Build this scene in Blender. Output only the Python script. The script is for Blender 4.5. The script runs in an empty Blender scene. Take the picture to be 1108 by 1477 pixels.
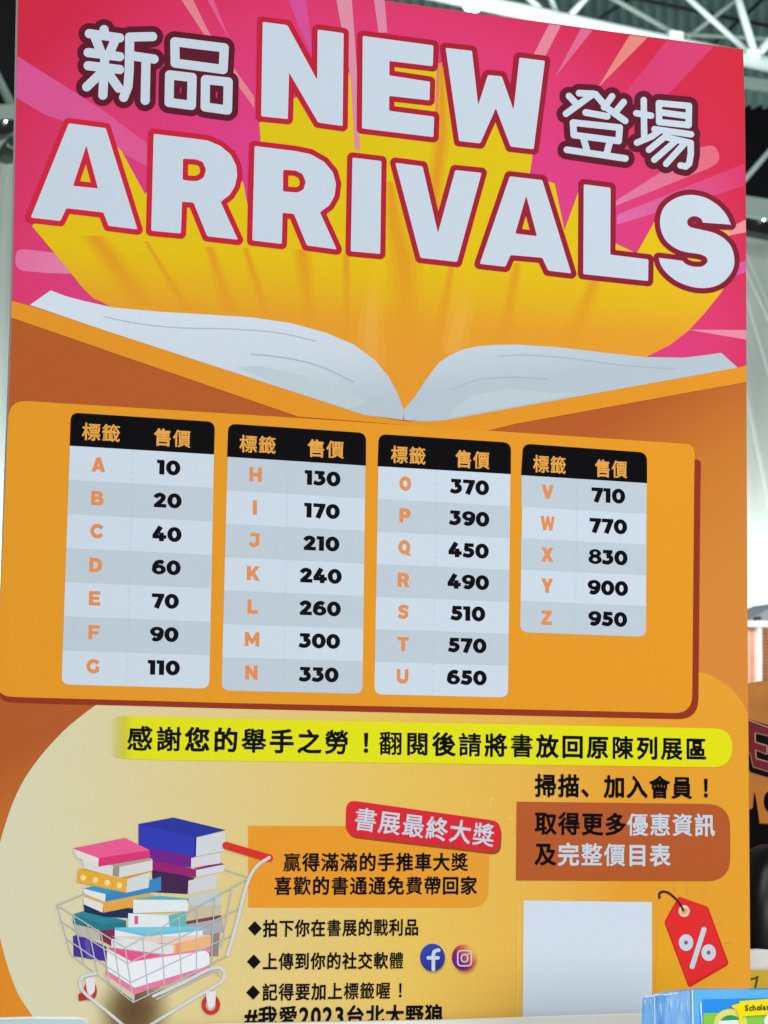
import bpy, math, random
import numpy as np
from mathutils import Vector, Matrix
from mathutils.geometry import tessellate_polygon

random.seed(7)
SC = bpy.context.scene
COL = SC.collection

# ------------------------------------------------------------------ camera
PW, PH, F = 1108.0, 1477.0, 3400.0            # photo frame and focal length in its pixels
YAW, PITCH, ROLL = -0.36894, -0.11483, 0.01219
MM = 1.38e-3                                   # metres per photo pixel on the board
ca, sa = math.cos(YAW), math.sin(YAW)
cb, sb = math.cos(PITCH), math.sin(PITCH)
cc, sc_ = math.cos(ROLL), math.sin(ROLL)
MY = np.array([[ca, 0, sa], [0, 1, 0], [-sa, 0, ca]])
MX = np.array([[1, 0, 0], [0, cb, -sb], [0, sb, cb]])
MZ = np.array([[cc, -sc_, 0], [sc_, cc, 0], [0, 0, 1]])
MB = MZ @ MX @ MY                              # board axes (right, down, inward) -> camera axes
TOW = np.array([[1, 0, 0], [0, 0, 1], [0, -1, 0]], float)   # board axes -> world
RW = TOW @ MB.T                                # camera axes (right, down, forward) -> world
DIST = F * MM
CENTRE = np.array([0.0, 0.0, 2.06])            # where the view axis meets the board
EYE = CENTRE - RW @ np.array([0, 0, DIST])

cam = bpy.data.cameras.new('camera')
cam_o = bpy.data.objects.new('camera', cam)
COL.objects.link(cam_o)
cam.sensor_fit = 'VERTICAL'
cam.sensor_height = 36.0
cam.lens = 36.0 * F / PH
cam.clip_start = 0.05
cam.clip_end = 200
m = Matrix(((RW[0][0], -RW[0][1], -RW[0][2], EYE[0]),
            (RW[1][0], -RW[1][1], -RW[1][2], EYE[1]),
            (RW[2][0], -RW[2][1], -RW[2][2], EYE[2]), (0, 0, 0, 1)))
cam_o.matrix_world = m
cam.dof.use_dof = True
cam.dof.focus_distance = DIST
cam.dof.aperture_fstop = 9.0
SC.camera = cam_o

# ------------------------------------------------------------------ world, lamps, exposure
w = bpy.data.worlds.new('World')
SC.world = w
w.use_nodes = True
w.node_tree.nodes['Background'].inputs[0].default_value = (0.80, 0.93, 1.0, 1)
w.node_tree.nodes['Background'].inputs[1].default_value = 0.24


def area(name, loc, target, sx, sy, power, col):
    l = bpy.data.lights.new(name, 'AREA')
    l.shape = 'RECTANGLE'
    l.size, l.size_y, l.energy, l.color = sx, sy, power, col
    o = bpy.data.objects.new(name, l)
    COL.objects.link(o)
    o.location = loc
    o.rotation_euler = (Vector(target) - Vector(loc)).to_track_quat('-Z', 'Y').to_euler()
    return o


area('hall_light', (-3.5, -6.5, 6.5), (0, 0, 2.1), 6, 5, 432, (1.0, 0.99, 0.97))
area('low_fill_light', (1.0, -5.3, 1.45), (0.15, 0, 1.2), 2.2, 1.0, 92, (1.0, 0.98, 0.95))  # added low fill that brightens the lower board, no fixture there
area('truss_fill_light', (11, 17.5, 9.3), (11.2, 18.6, 14), 10, 1.5, 620, (0.88, 1.0, 0.97))  # added uplight to whiten the truss, stands for no real fixture
area('curtain_fill_light', (10.0, 22.6, 2.4), (10.0, 24.6, 4.0), 16, 0.5, 850, (0.93, 0.97, 1.0))  # unseen strip added to brighten the foot of both curtains
area('kiosk_fill_light', (6.0, 8.5, 4.2), (7.8, 12, 2.4), 2, 2, 260, (1.0, 0.98, 0.95))  # added to lift the dim kiosk, not a lamp of its own
area('poster_fill_light', (3.2, -1.6, 4.2), (1.7, 1.4, 1.6), 1.5, 1.5, 70, (1.0, 0.98, 0.95))  # invented fill for the poster standing behind the board
SC.view_settings.view_transform = 'Standard'
SC.view_settings.look = 'None'
SC.view_settings.exposure = 0.0
SC.view_settings.gamma = 1.0
SC.view_settings.use_curve_mapping = False
SC.cycles.use_denoising = True
SC.cycles.max_bounces = 6


# ------------------------------------------------------------------ projection helpers
def ray(px, py):
    return RW @ np.array([(px - PW / 2) / F, (py - PH / 2) / F, 1.0])


def P(px, py):                                  # photo point -> (x, z) on the board face (y = 0)
    d = ray(px, py)
    t = -EYE[1] / d[1]
    q = EYE + d * t
    return np.array([q[0], q[2]])


def Pn(a):                                      # the same for an array
    a = np.asarray(a, float)
    d = (RW @ np.stack([(a[:, 0] - PW / 2) / F, (a[:, 1] - PH / 2) / F, np.ones(len(a))])).T
    t = -EYE[1] / d[:, 1]
    q = EYE + d * t[:, None]
    return q[:, [0, 2]]


def at(px, py, y):                              # photo point -> point at depth y
    d = ray(px, py)
    return Vector(EYE + d * ((y - EYE[1]) / d[1]))


def pxm(y):                                     # metres per photo pixel at depth y
    return (y - EYE[1]) / ray(PW / 2, PH / 2)[1] / F


# ------------------------------------------------------------------ materials
def lin(c):
    return tuple(((v / 255) / 12.92 if v / 255 <= 0.04045 else ((v / 255 + 0.055) / 1.055) ** 2.4) for v in c)


MATS = {}


def base_mat(name, rough=0.5, spec=0.3):
    mt = bpy.data.materials.new(name)
    mt.use_nodes = True
    b = mt.node_tree.nodes['Principled BSDF']
    b.inputs['Roughness'].default_value = rough
    b.inputs['Specular IOR Level'].default_value = spec
    return mt, mt.node_tree, b


def mottle(nt, b, src, amount=0.06, scale=140.0):
    """print / paint mottling: multiplies a colour by fine noise"""
    tc = nt.nodes.new('ShaderNodeTexCoord')
    n = nt.nodes.new('ShaderNodeTexNoise')
    n.inputs['Scale'].default_value = scale
    n.inputs['Detail'].default_value = 5
    nt.links.new(tc.outputs['Object'], n.inputs['Vector'])
    r = nt.nodes.new('ShaderNodeMapRange')
    r.inputs['From Min'].default_value = 0.3
    r.inputs['From Max'].default_value = 0.7
    r.inputs['To Min'].default_value = 1 - amount
    r.inputs['To Max'].default_value = 1 + amount
    nt.links.new(n.outputs['Fac'], r.inputs['Value'])
    mx = nt.nodes.new('ShaderNodeMix')
    mx.data_type = 'RGBA'
    mx.blend_type = 'MULTIPLY'
    mx.inputs[0].default_value = 1.0
    if isinstance(src, tuple):
        mx.inputs[6].default_value = (*src, 1)
    else:
        nt.links.new(src, mx.inputs[6])
    nt.links.new(r.outputs[0], mx.inputs[7])
    nt.links.new(mx.outputs[2], b.inputs['Base Color'])
    # slow waviness of the sheet in the gloss
    n2 = nt.nodes.new('ShaderNodeTexNoise')
    n2.inputs['Scale'].default_value = 4.0
    nt.links.new(tc.outputs['Object'], n2.inputs['Vector'])
    bp = nt.nodes.new('ShaderNodeBump')
    bp.inputs['Strength'].default_value = 0.15
    bp.inputs['Distance'].default_value = 0.02
    nt.links.new(n2.outputs['Fac'], bp.inputs['Height'])
    nt.links.new(bp.outputs['Normal'], b.inputs['Normal'])


def ink(rgb, rough=0.5, spec=0.05, amount=0.02):
    key = ('ink', rgb, rough, spec)
    if key not in MATS:
        mt, nt, b = base_mat('ink_%02x%02x%02x' % rgb, rough, spec)
        mottle(nt, b, lin(rgb), amount)
        MATS[key] = mt
    return MATS[key]


ROOT = Vector((0, 0, 0))                        # set once the board exists


def grad(name, p0, p1, stops, radial=False, alpha=None):
    """printed gradient running from photo point p0 to p1 in the board plane"""
    mt, nt, b = base_mat(name, 0.5, 0.05)
    a, e = P(*p0), P(*p1)
    a3 = Vector((a[0], 0, a[1])) - ROOT
    e3 = Vector((e[0], 0, e[1])) - ROOT
    a3.y = e3.y = 0
    tc = nt.nodes.new('ShaderNodeTexCoord')
    sub = nt.nodes.new('ShaderNodeVectorMath')
    sub.operation = 'SUBTRACT'
    sub.inputs[1].default_value = a3
    nt.links.new(tc.outputs['Object'], sub.inputs[0])
    dv = nt.nodes.new('ShaderNodeVectorMath')
    d = e3 - a3
    if radial:
        flat = nt.nodes.new('ShaderNodeVectorMath')
        flat.operation = 'MULTIPLY'
        flat.inputs[1].default_value = (1 / d.length, 0, 1 / d.length)
        nt.links.new(sub.outputs[0], flat.inputs[0])
        dv.operation = 'LENGTH'
        nt.links.new(flat.outputs[0], dv.inputs[0])
    else:
        dv.operation = 'DOT_PRODUCT'
        dv.inputs[1].default_value = d / d.length_squared
        nt.links.new(sub.outputs[0], dv.inputs[0])
    cr = nt.nodes.new('ShaderNodeValToRGB')
    els = cr.color_ramp.elements
    while len(els) < len(stops):
        els.new(0.5)
    for el, (pos, c) in zip(els, stops):
        el.position = pos
        el.color = (*lin(c), 1)
    nt.links.new(dv.outputs['Value'], cr.inputs[0])
    mottle(nt, b, cr.outputs[0], 0.02)
    if alpha:
        ar_ = nt.nodes.new('ShaderNodeValToRGB')
        ar_.color_ramp.interpolation = 'EASE'
        for el, (pos, val) in zip(ar_.color_ramp.elements, alpha):
            el.position = pos
            el.color = (val, val, val, 1)
        nt.links.new(dv.outputs['Value'], ar_.inputs[0])
        nt.links.new(ar_.outputs[0], b.inputs['Alpha'])
    return mt


def solid(name, rgb, rough=0.5, spec=0.4, metal=0.0, amount=0.08, scale=12.0):
    key = ('solid', name)
    if key not in MATS:
        mt, nt, b = base_mat(name, rough, spec)
        b.inputs['Metallic'].default_value = metal
        mottle(nt, b, lin(rgb), amount, scale)
        MATS[key] = mt
    return MATS[key]


# ------------------------------------------------------------------ object helpers
def tag(o, label=None, cat=None, group=None, kind=None):
    for k, v in (('label', label), ('category', cat), ('group', group), ('kind', kind)):
        if v:
            o[k] = v
    return o


def empty(name, loc, label, cat, group=None):
    o = bpy.data.objects.new(name, None)
    o.empty_display_size = 0.1
    COL.objects.link(o)
    o.location = loc
    return tag(o, label, cat, group)


WORLDPOS = {}


def link(name, verts, faces, mats, parent=None, mi=None, smooth=False, origin=None):
    """verts in world space; stored relative to the top-level thing they belong to"""
    top = parent
    while top is not None and top.parent is not None:
        top = top.parent
    off = Vector(top.location) if top is not None else Vector(origin or (0, 0, 0))
    me = bpy.data.meshes.new(name)
    me.from_pydata([tuple(Vector(v) - off) for v in verts], [], faces)
    for mt in (mats if isinstance(mats, (list, tuple)) else [mats]):
        me.materials.append(mt)
    if mi:
        for p, i in zip(me.polygons, mi):
            p.material_index = i
    if smooth:
        for p in me.polygons:
            p.use_smooth = True
    me.update()
    o = bpy.data.objects.new(name, me)
    COL.objects.link(o)
    if parent is not None:
        o.parent = parent
        if parent.parent is None and parent.type == 'MESH':
            pass
    else:
        o.location = off
    return o


class Sheet:
    """collects flat print shapes lying on the board face, one mesh per part"""
    n = 0

    def __init__(s):
        s.v, s.f, s.mi, s.m = [], [], [], []

    def mat(s, mt):
        if mt not in s.m:
            s.m.append(mt)
        return s.m.index(mt)

    def _y(s, layer):
        Sheet.n += 1
        return -(layer * 0.00014 + (Sheet.n % 9) * 0.000002)

    def poly(s, loops, mt, layer):
        """loops: list of photo-pixel loops (outline, holes)"""
        if not isinstance(loops[0][0], (list, tuple, np.ndarray)):
            loops = [loops]
        y = s._y(layer)
        uv = [Pn(l) for l in loops]
        vl = [[Vector((p[0], p[1], 0)) for p in l] for l in uv]
        tris = tessellate_polygon(vl)
        b = len(s.v)
        for l in uv:
            s.v += [(p[0], y, p[1]) for p in l]
        mi = s.mat(mt)
        allp = [p for l in uv for p in l]
        for t in tris:
            i, j, k = t
            ar = (allp[j][0] - allp[i][0]) * (allp[k][1] - allp[i][1]) - (allp[j][1] - allp[i][1]) * (allp[k][0] - allp[i][0])
            if abs(ar) < 1e-12:
                continue
            s.f.append((b + i, b + j, b + k) if ar > 0 else (b + i, b + k, b + j))
            s.mi.append(mi)
        return s

    def uvfaces(s, uv, faces, mt, layer):
        y = s._y(layer)
        b = len(s.v)
        s.v += [(p[0], y, p[1]) for p in uv]
        mi = s.mat(mt)
        for f in faces:
            q = [uv[i] for i in f]
            ar = sum(q[i - 1][0] * q[i][1] - q[i][0] * q[i - 1][1] for i in range(len(q)))
            f = [b + i for i in f]
            s.f.append(tuple(f) if ar > 0 else tuple(f[::-1]))
            s.mi.append(mi)
        return s

    def fat(s, shapes, lines, r, step, mt, layer):
        """union of filled shapes and polylines, grown by r (photo pixels)"""
        v, f = grow(shapes, lines, r, step)
        if len(v):
            s.uvfaces(Pn(v), f, mt, layer)
        return s

    def put(s, name, parent, label=None):
        o = link(name, s.v, s.f, s.m, parent, s.mi)
        if label:
            o['label'] = label
        return o


def grow(shapes, lines, r, step):
    """shapes: list of lists of closed loops (even-odd inside each); lines: open polylines.
    Returns verts (x, y) and faces of the region within r of them."""
    loops = [(np.asarray(l, float), k) for k, sh in enumerate(shapes) for l in sh]
    pts = [l for l, _ in loops] + [np.asarray(l, float) for l in lines]
    allp = np.concatenate(pts)
    mn, mx = allp.min(0) - r - 1.5 * step, allp.max(0) + r + 1.5 * step
    nx, ny = int((mx[0] - mn[0]) / step) + 2, int((mx[1] - mn[1]) / step) + 2
    X, Y = np.meshgrid(mn[0] + np.arange(nx) * step, mn[1] + np.arange(ny) * step)
    D = np.full(X.shape, 1e9)
    INS = np.zeros(X.shape, bool)

    def seg(a, b):
        d = b - a
        L = max(d @ d, 1e-12)
        t = np.clip(((X - a[0]) * d[0] + (Y - a[1]) * d[1]) / L, 0, 1)
        return np.hypot(X - a[0] - t * d[0], Y - a[1] - t * d[1])

    par = {}
    for l, k in loops:
        if k not in par:
            par[k] = np.zeros(X.shape, bool)
        for i in range(len(l)):
            a, b = l[i - 1], l[i]
            np.minimum(D, seg(a, b), out=D)
            if a[1] != b[1]:
                c = ((a[1] > Y) != (b[1] > Y)) & (X < (b[0] - a[0]) * (Y - a[1]) / (b[1] - a[1]) + a[0])
                par[k] ^= c
    for k in par:
        INS |= par[k]
    for l in lines:
        l = np.asarray(l, float)
        for i in range(1, len(l)):
            np.minimum(D, seg(l[i - 1], l[i]), out=D)
    Fd = np.where(INS, -D, D) - r
    ins = Fd < 0
    cnt = ins[:-1, :-1].astype(int) + ins[1:, :-1] + ins[:-1, 1:] + ins[1:, 1:]
    verts, faces = [], []
    full = cnt == 4
    for j in range(ny - 1):
        row = full[j]
        if not row.any():
            continue
        e = np.flatnonzero(np.diff(np.concatenate([[0], row.view(np.int8), [0]])))
        for i0, i1 in zip(e[::2], e[1::2]):
            b = len(verts)
            x0, x1 = X[0, i0], X[0, i1]
            y0, y1 = Y[j, 0], Y[j + 1, 0]
            verts += [(x0, y0), (x1, y0), (x1, y1), (x0, y1)]
            faces.append((b, b + 1, b + 2, b + 3))
    jj, ii = np.nonzero((cnt > 0) & (cnt < 4))
    for j, i in zip(jj, ii):
        cs = ((j, i), (j, i + 1), (j + 1, i + 1), (j + 1, i))
        out = []
        for k in range(4):
            p, q = cs[k], cs[(k + 1) % 4]
            fp, fq = Fd[p], Fd[q]
            if fp < 0:
                out.append((X[p], Y[p]))
            if (fp < 0) != (fq < 0):
                t = fp / (fp - fq)
                out.append((X[p] + t * (X[q] - X[p]), Y[p] + t * (Y[q] - Y[p])))
        if len(out) >= 3:
            b = len(verts)
            verts += out
            faces.append(tuple(range(b, b + len(out))))
    return verts, faces


def rounded(pts, r, n=7):
    """round the corners of a loop; r one radius or one per corner"""
    pts = [np.asarray(p, float) for p in pts]
    rs = r if isinstance(r, (list, tuple)) else [r] * len(pts)
    out = []
    for i, p in enumerate(pts):
        a, b = pts[i - 1], pts[(i + 1) % len(pts)]
        rr = rs[i]
        if rr <= 0:
            out.append(tuple(p))
            continue
        da, db = (a - p), (b - p)
        la, lb = np.linalg.norm(da), np.linalg.norm(db)
        k = min(rr, la / 2, lb / 2)
        s, e = p + da / la * k, p + db / lb * k
        for q in range(n + 1):
            t = q / n
            u = 0.86                       # between a chord and a Bezier: close to a circular arc
            c = (1 - t) ** 2 * s + 2 * t * (1 - t) * (p) + t * t * e
            out.append(tuple(c))
    return out


def ell(cx, cy, rx, ry, n=28):
    return [(cx + rx * math.cos(2 * math.pi * k / n), cy + ry * math.sin(2 * math.pi * k / n)) for k in range(n)]


def smooth_line(pts, n=6):
    """Catmull-Rom through the points"""
    p = [np.asarray(q, float) for q in pts]
    p = [2 * p[0] - p[1]] + p + [2 * p[-1] - p[-2]]
    out = []
    for i in range(1, len(p) - 2):
        for k in range(n):
            t = k / n
            out.append(tuple(0.5 * (2 * p[i] + (p[i + 1] - p[i - 1]) * t + (2 * p[i - 1] - 5 * p[i] + 4 * p[i + 1] - p[i + 2]) * t * t
                                    + (3 * p[i] - p[i - 1] - 3 * p[i + 1] + p[i + 2]) * t ** 3)))
    out.append(tuple(p[-2]))
    return out


def cr(x0, y0, s, pts):                          # crop coordinates -> photo pixels
    return [(x0 + a / s, y0 + b / s) for a, b in pts]


# ------------------------------------------------------------------ glyphs
FONT = bpy.data.fonts.load("<builtin>")
GL = {}


def glyph(ch):
    """closed loops of a character in em units"""
    if ch in GL:
        return GL[ch]
    c = bpy.data.curves.new('glyph', 'FONT')
    c.font = FONT
    c.body = ch
    c.size = 1
    c.resolution_u = 3
    c.fill_mode = 'NONE'
    o = bpy.data.objects.new('glyph', c)
    COL.objects.link(o)
    dg = bpy.context.evaluated_depsgraph_get()
    me = bpy.data.meshes.new_from_object(o.evaluated_get(dg))
    nb = {}
    for e in me.edges:
        a, b = e.vertices
        nb.setdefault(a, []).append(b)
        nb.setdefault(b, []).append(a)
    co = [(v.co.x, v.co.y) for v in me.vertices]
    seen, loops = set(), []
    for s in nb:
        if s in seen:
            continue
        l, cur, prev = [], s, None
        while cur not in seen:
            seen.add(cur)
            l.append(co[cur])
            nx = [q for q in nb[cur] if q != prev and q not in seen]
            prev = cur
            if not nx:
                break
            cur = nx[0]
        if len(l) > 2:
            loops.append(l)
    bpy.data.objects.remove(o)
    bpy.data.meshes.remove(me)
    bpy.data.curves.remove(c)
    GL[ch] = loops
    return loops


GROWN = {}


def grown_glyph(ch, bold, step=1 / 60):
    k = (ch, bold)
    if k not in GROWN:
        l = glyph(ch)
        per = sum(math.dist(q[i - 1], q[i]) for q in l for i in range(len(q)))
        bold = bold * max(.3, min(1, (9.6 / max(per, .1)) ** 2))       # dense characters are drawn with thinner strokes
        GROWN[k] = grow([l], [], bold, step) if l else ([], [])
    return GROWN[k]


def ring(cx, cy, rx, ry):
    e = ell(cx, cy, rx, ry, 20)
    return e + [e[0]]


def stroke(path, w=.27, curve=True):
    """closed outline of a butt-ended stroke along path"""
    p = [np.asarray(q, float) for q in (smooth_line(path, 4) if curve and len(path) > 2 else path)]
    L, Rr = [], []
    for i, q in enumerate(p):
        d0 = q - p[i - 1] if i else p[1] - p[0]
        d1 = p[i + 1] - q if i < len(p) - 1 else d0
        d0, d1 = d0 / np.linalg.norm(d0), d1 / np.linalg.norm(d1)
        n_ = np.array([-d0[1] - d1[1], d0[0] + d1[0]])
        n_ /= np.linalg.norm(n_)
        k_ = 1 / max(.55, n_ @ np.array([-d0[1], d0[0]]))
        L.append(tuple(q + n_ * w / 2 * k_))
        Rr.append(tuple(q - n_ * w / 2 * k_))
    return L + Rr[::-1]


def bar(x0, y0, x1, y1):
    return [(x0, y0), (x1, y0), (x1, y1), (x0, y1)]


def turn(shapes, cx, cy):
    return [[[(2 * cx - a, 2 * cy - b) for a, b in l] for l in sh] for sh in shapes]


SIX = [[stroke([(.69, .80), (.52, .875), (.32, .81), (.19, .62), (.15, .36)])], [ell(.43, .335, .42, .335), ell(.43, .33, .14, .115)]]
DIG = {
    '0': (.90, [[ell(.44, .5, .43, .51), ell(.44, .5, .14, .25)]]),
    '1': (.54, [[[(0, .99), (.45, .99), (.45, 0), (.15, 0), (.15, .76), (0, .76)]]]),
    '2': (.82, [[stroke([(.10, .66), (.2, .80), (.38, .865), (.56, .79), (.58, .64), (.46, .45), (.20, .18)])], [bar(.03, 0, .77, .24)]]),
    '3': (.80, [[bar(.07, .76, .68, .99)], [stroke([(.58, .88), (.34, .58)], .24)], [stroke([(.30, .55), (.48, .55), (.60, .44), (.58, .26), (.42, .14), (.24, .13), (.03, .20)])]]),
    '4': (.90, [[stroke([(.50, .99), (.13, .31)], .30)], [bar(.02, .17, .85, .41)], [bar(.42, 0, .70, .58)]]),
    '5': (.80, [[bar(.13, .75, .70, .99)], [stroke([(.26, .9), (.22, .50)], .26)], [stroke([(.14, .55), (.38, .56), (.56, .49), (.61, .34), (.5, .18), (.34, .13), (.04, .20)])]]),
    '6': (.88, SIX),
    '7': (.79, [[bar(.02, .75, .76, .99)], [stroke([(.62, .90), (.30, 0)], .30)]]),
    '8': (.88, [[ell(.44, .735, .38, .27), ell(.44, .745, .13, .10)], [ell(.44, .295, .43, .305), ell(.44, .30, .16, .12)]]),
    '9': (.88, turn(SIX, .435, .5)),
}
O_ = [ell(.46, .5, .46, .51), ell(.46, .5, .18, .25)]
PH_ = [(.29, .77), (.29, .55), (.47, .55), (.56, .66), (.47, .77)]
ARC = [(.88, .72), (.72, .84), (.5, .87), (.28, .8), (.15, .6), (.15, .4), (.28, .2), (.5, .13), (.72, .16), (.88, .28)]
CAP = {
    'A': [[[(0, 0), (.34, 1), (.66, 1), (1, 0), (.70, 0), (.64, .18), (.36, .18), (.30, 0)], [(.5, .68), (.42, .38), (.58, .38)]]],
    'B': [[[(0, 0), (0, 1), (.52, 1), (.72, .95), (.82, .84), (.82, .68), (.74, .56), (.86, .46), (.92, .3), (.86, .1), (.72, .02), (.55, 0)],
           [(.28, .78), (.28, .62), (.48, .62), (.54, .70), (.48, .78)], [(.28, .40), (.28, .22), (.54, .22), (.61, .31), (.54, .40)]]],
    'C': [[stroke(ARC)]],
    'D': [[[(0, 0), (0, 1), (.45, 1), (.7, .94), (.88, .78), (.94, .5), (.88, .22), (.7, .06), (.45, 0)], [(.29, .24), (.29, .76), (.45, .76), (.58, .70), (.65, .5), (.58, .3), (.45, .24)]]],
    'E': [[[(0, 0), (0, 1), (.82, 1), (.82, .77), (.29, .77), (.29, .61), (.75, .61), (.75, .40), (.29, .40), (.29, .23), (.84, .23), (.84, 0)]]],
    'F': [[[(0, 0), (0, 1), (.82, 1), (.82, .77), (.29, .77), (.29, .58), (.76, .58), (.76, .35), (.29, .35), (.29, 0)]]],
    'G': [[stroke(ARC[:-2] + [(.70, .15), (.82, .22)])], [bar(.67, .10, .94, .50)]],
    'H': [[[(0, 0), (0, 1), (.29, 1), (.29, .62), (.63, .62), (.63, 1), (.92, 1), (.92, 0), (.63, 0), (.63, .38), (.29, .38), (.29, 0)]]],
    'I': [[bar(0, 0, .3, 1)]],
    'J': [[bar(.12, .77, .80, 1)], [stroke([(.66, .9), (.66, .4), (.6, .22), (.42, .13), (.25, .16), (.08, .27)])]],
    'K': [[[(0, 0), (0, 1), (.29, 1), (.29, .62), (.62, 1), (.96, 1), (.58, .56), (.99, 0), (.64, 0), (.37, .36), (.29, .28), (.29, 0)]]],
    'L': [[[(0, 0), (0, 1), (.29, 1), (.29, .24), (.8, .24), (.8, 0)]]],
    'M': [[[(0, 0), (0, 1), (.25, 1), (.54, .5), (.83, 1), (1.08, 1), (1.08, 0), (.81, 0), (.81, .5), (.60, .16), (.48, .16), (.27, .5), (.27, 0)]]],
    'N': [[[(0, 0), (0, 1), (.25, 1), (.65, .5), (.65, 1), (.94, 1), (.94, 0), (.69, 0), (.29, .5), (.29, 0)]]],
    'O': [O_],
    'P': [[[(0, 0), (0, 1), (.5, 1), (.74, .93), (.86, .78), (.86, .56), (.74, .38), (.5, .32), (.29, .32), (.29, 0)], PH_]],
    'Q': [O_, [[(.45, .25), (.72, .25), (.98, -.08), (.68, -.08)]]],
    'R': [[[(0, 0), (0, 1), (.5, 1), (.74, .93), (.86, .78), (.86, .58), (.72, .4), (.92, 0), (.6, 0), (.45, .32), (.29, .32), (.29, 0)], PH_]],
    'S': [[stroke([(.80, .77), (.62, .86), (.42, .88), (.2, .8), (.18, .64), (.4, .53), (.62, .45), (.68, .3), (.58, .16), (.36, .12), (.04, .23)], .25)]],
    'T': [[[(0, .76), (0, 1), (.86, 1), (.86, .76), (.575, .76), (.575, 0), (.285, 0), (.285, .76)]]],
    'U': [[stroke([(.145, 1), (.145, .42), (.22, .2), (.46, .13), (.7, .2), (.775, .42), (.775, 1)])]],
    'V': [[[(0, 1), (.31, 1), (.48, .42), (.65, 1), (.95, 1), (.62, 0), (.33, 0)]]],
    'W': [[[(a * .86, b) for a, b in [(0, 1), (.28, 1), (.40, .42), (.55, 1), (.77, 1), (.92, .42), (1.04, 1), (1.3, 1), (1.06, 0), (.80, 0), (.66, .5), (.52, 0), (.25, 0)]]]],
    'X': [[[(0, 1), (.34, 1), (.48, .75), (.62, 1), (.95, 1), (.66, .51), (.97, 0), (.63, 0), (.48, .27), (.33, 0), (-.01, 0), (.3, .51)]]],
    'Y': [[[(0, 1), (.31, 1), (.47, .66), (.63, 1), (.93, 1), (.61, .36), (.61, 0), (.32, 0), (.32, .36)]]],
    'Z': [[[(.02, .77), (.02, 1), (.82, 1), (.82, .8), (.38, .23), (.84, .23), (.84, 0), (0, 0), (0, .19), (.44, .77)]]],
}


def text(sheet, s, p0, p1, h, bold, mt, layer, face=0.95):
    """one line of writing between photo points p0 and p1 (centre line, ink edges), h = em height in photo pixels"""
    a, e = P(*p0), P(*p1)
    mid = ((p0[0] + p1[0]) / 2, (p0[1] + p1[1]) / 2)
    hh = np.linalg.norm(P(mid[0], mid[1] - h / 2) - P(mid[0], mid[1] + h / 2))
    adv = [1.0 if ord(c) > 0x2000 else (0.58 if c != '#' else 0.6) for c in s]
    tot = sum(adv) - 0.06
    d = (e - a)
    wid = np.linalg.norm(d)
    d = d / wid
    up = np.array([-d[1], d[0]])
    ex = wid / tot
    x = -0.03
    for c, ad in zip(s, adv):
        v, f = grown_glyph(c, bold)
        if len(v):
            g = np.asarray(v)
            if ord(c) <= 0x2000:
                l = np.concatenate([np.asarray(q) for q in glyph(c)])
                gx = (g[:, 0] - (l[:, 0].min() + l[:, 0].max()) / 2) + ad / 2
                gy = (g[:, 1] - 0.36) * 1.12
            else:
                gx, gy = (g[:, 0] - .5) * face + .5, (g[:, 1] - 0.385) * (face + 1) / 2
            if c in '！':
                gx = gx + 0.34 * face
            uv = a + np.outer((x + gx) * ex, d) + np.outer(gy * hh, up)
            sheet.uvfaces(uv, f, mt, layer)
        x += ad
    return sheet


def number(sheet, s, c, h, mt, layer, r=0.142, slope=-0.0):
    """heavy numerals centred on photo point c"""
    u = P(*c)
    hh = np.linalg.norm(P(c[0], c[1] - h / 2) - P(c[0], c[1] + h / 2))
    tot = sum(DIG[q][0] for q in s)
    x = -tot / 2
    for q in s:
        wd, ls = DIG[q]
        key = ('dig', q, r)
        if key not in GROWN:
            GROWN[key] = grow(ls, [], .004, 1 / 44)
        v, f = GROWN[key]
        g = np.asarray(v)
        uv = u + np.stack([(x + g[:, 0]) * hh * 1.17, (g[:, 1] - 0.5) * hh], 1)
        sheet.uvfaces(uv, f, mt, layer)
        x += wd
    return sheet


def capital(sheet, ch, c, h, mt, layer, bold=0.07):
    v, f = grow(CAP[ch], [], .004, 1 / 40)
    g = np.asarray(v)
    mn, mx = g.min(0), g.max(0)
    u = P(*c)
    hh = np.linalg.norm(P(c[0], c[1] - h / 2) - P(c[0], c[1] + h / 2))
    k = hh / max(.98, min(1.02, mx[1] - mn[1]))
    kx = k * 0.98
    g = (g - (mn + mx) / 2) * np.array([kx, k])
    sheet.uvfaces(u + g, f, mt, layer)
    return sheet


# ================================================================== the board
BASE_Z = 0.32
ROOT = Vector((float(P(530, 1470)[0]), 0.0, BASE_Z))
board = empty('price_board', ROOT,
              'tall pink and orange price board headed NEW ARRIVALS with four tables of prices', 'sign board')

edge_r = [(1072, 71.3), (1074.5, 150), (1076.4, 330), (1077, 620), (1078.5, 900), (1081, 1220), (1083, 1480)]
edge_l = [(-18, 1480), (-9, 1180), (-1, 940), (4, 820), (12.3, 590), (17, 450), (20.8, 290), (23.4, 140), (26, 0), (27.5, -71)]
br = P(1083, 1480)
bl = P(-18, 1480)
front = [tuple(p) for p in Pn(edge_r)] + [(br[0], BASE_Z), (bl[0], BASE_Z)] + [tuple(p) for p in Pn(edge_l)]
n = len(front)
TH = 0.018
fv = [(p[0], 0, p[1]) for p in front] + [(p[0], TH, p[1]) for p in front]
ff = [tuple(range(n))[::-1], tuple(range(n, 2 * n))] + [(i, (i + 1) % n, n + (i + 1) % n, n + i) for i in range(n)]
foam = solid('white_foam_edge', (214, 206, 208), 0.6, 0.3)
base_print = grad('printed_base_brown', (960, 560), (1130, 900), [(0, (178, 90, 42)), (0.32, (198, 120, 46)), (0.7, (210, 132, 56)), (1, (212, 135, 58))])
pan = link('panel', fv, ff, [base_print, foam], board, [0, 1] + [1] * n)


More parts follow.
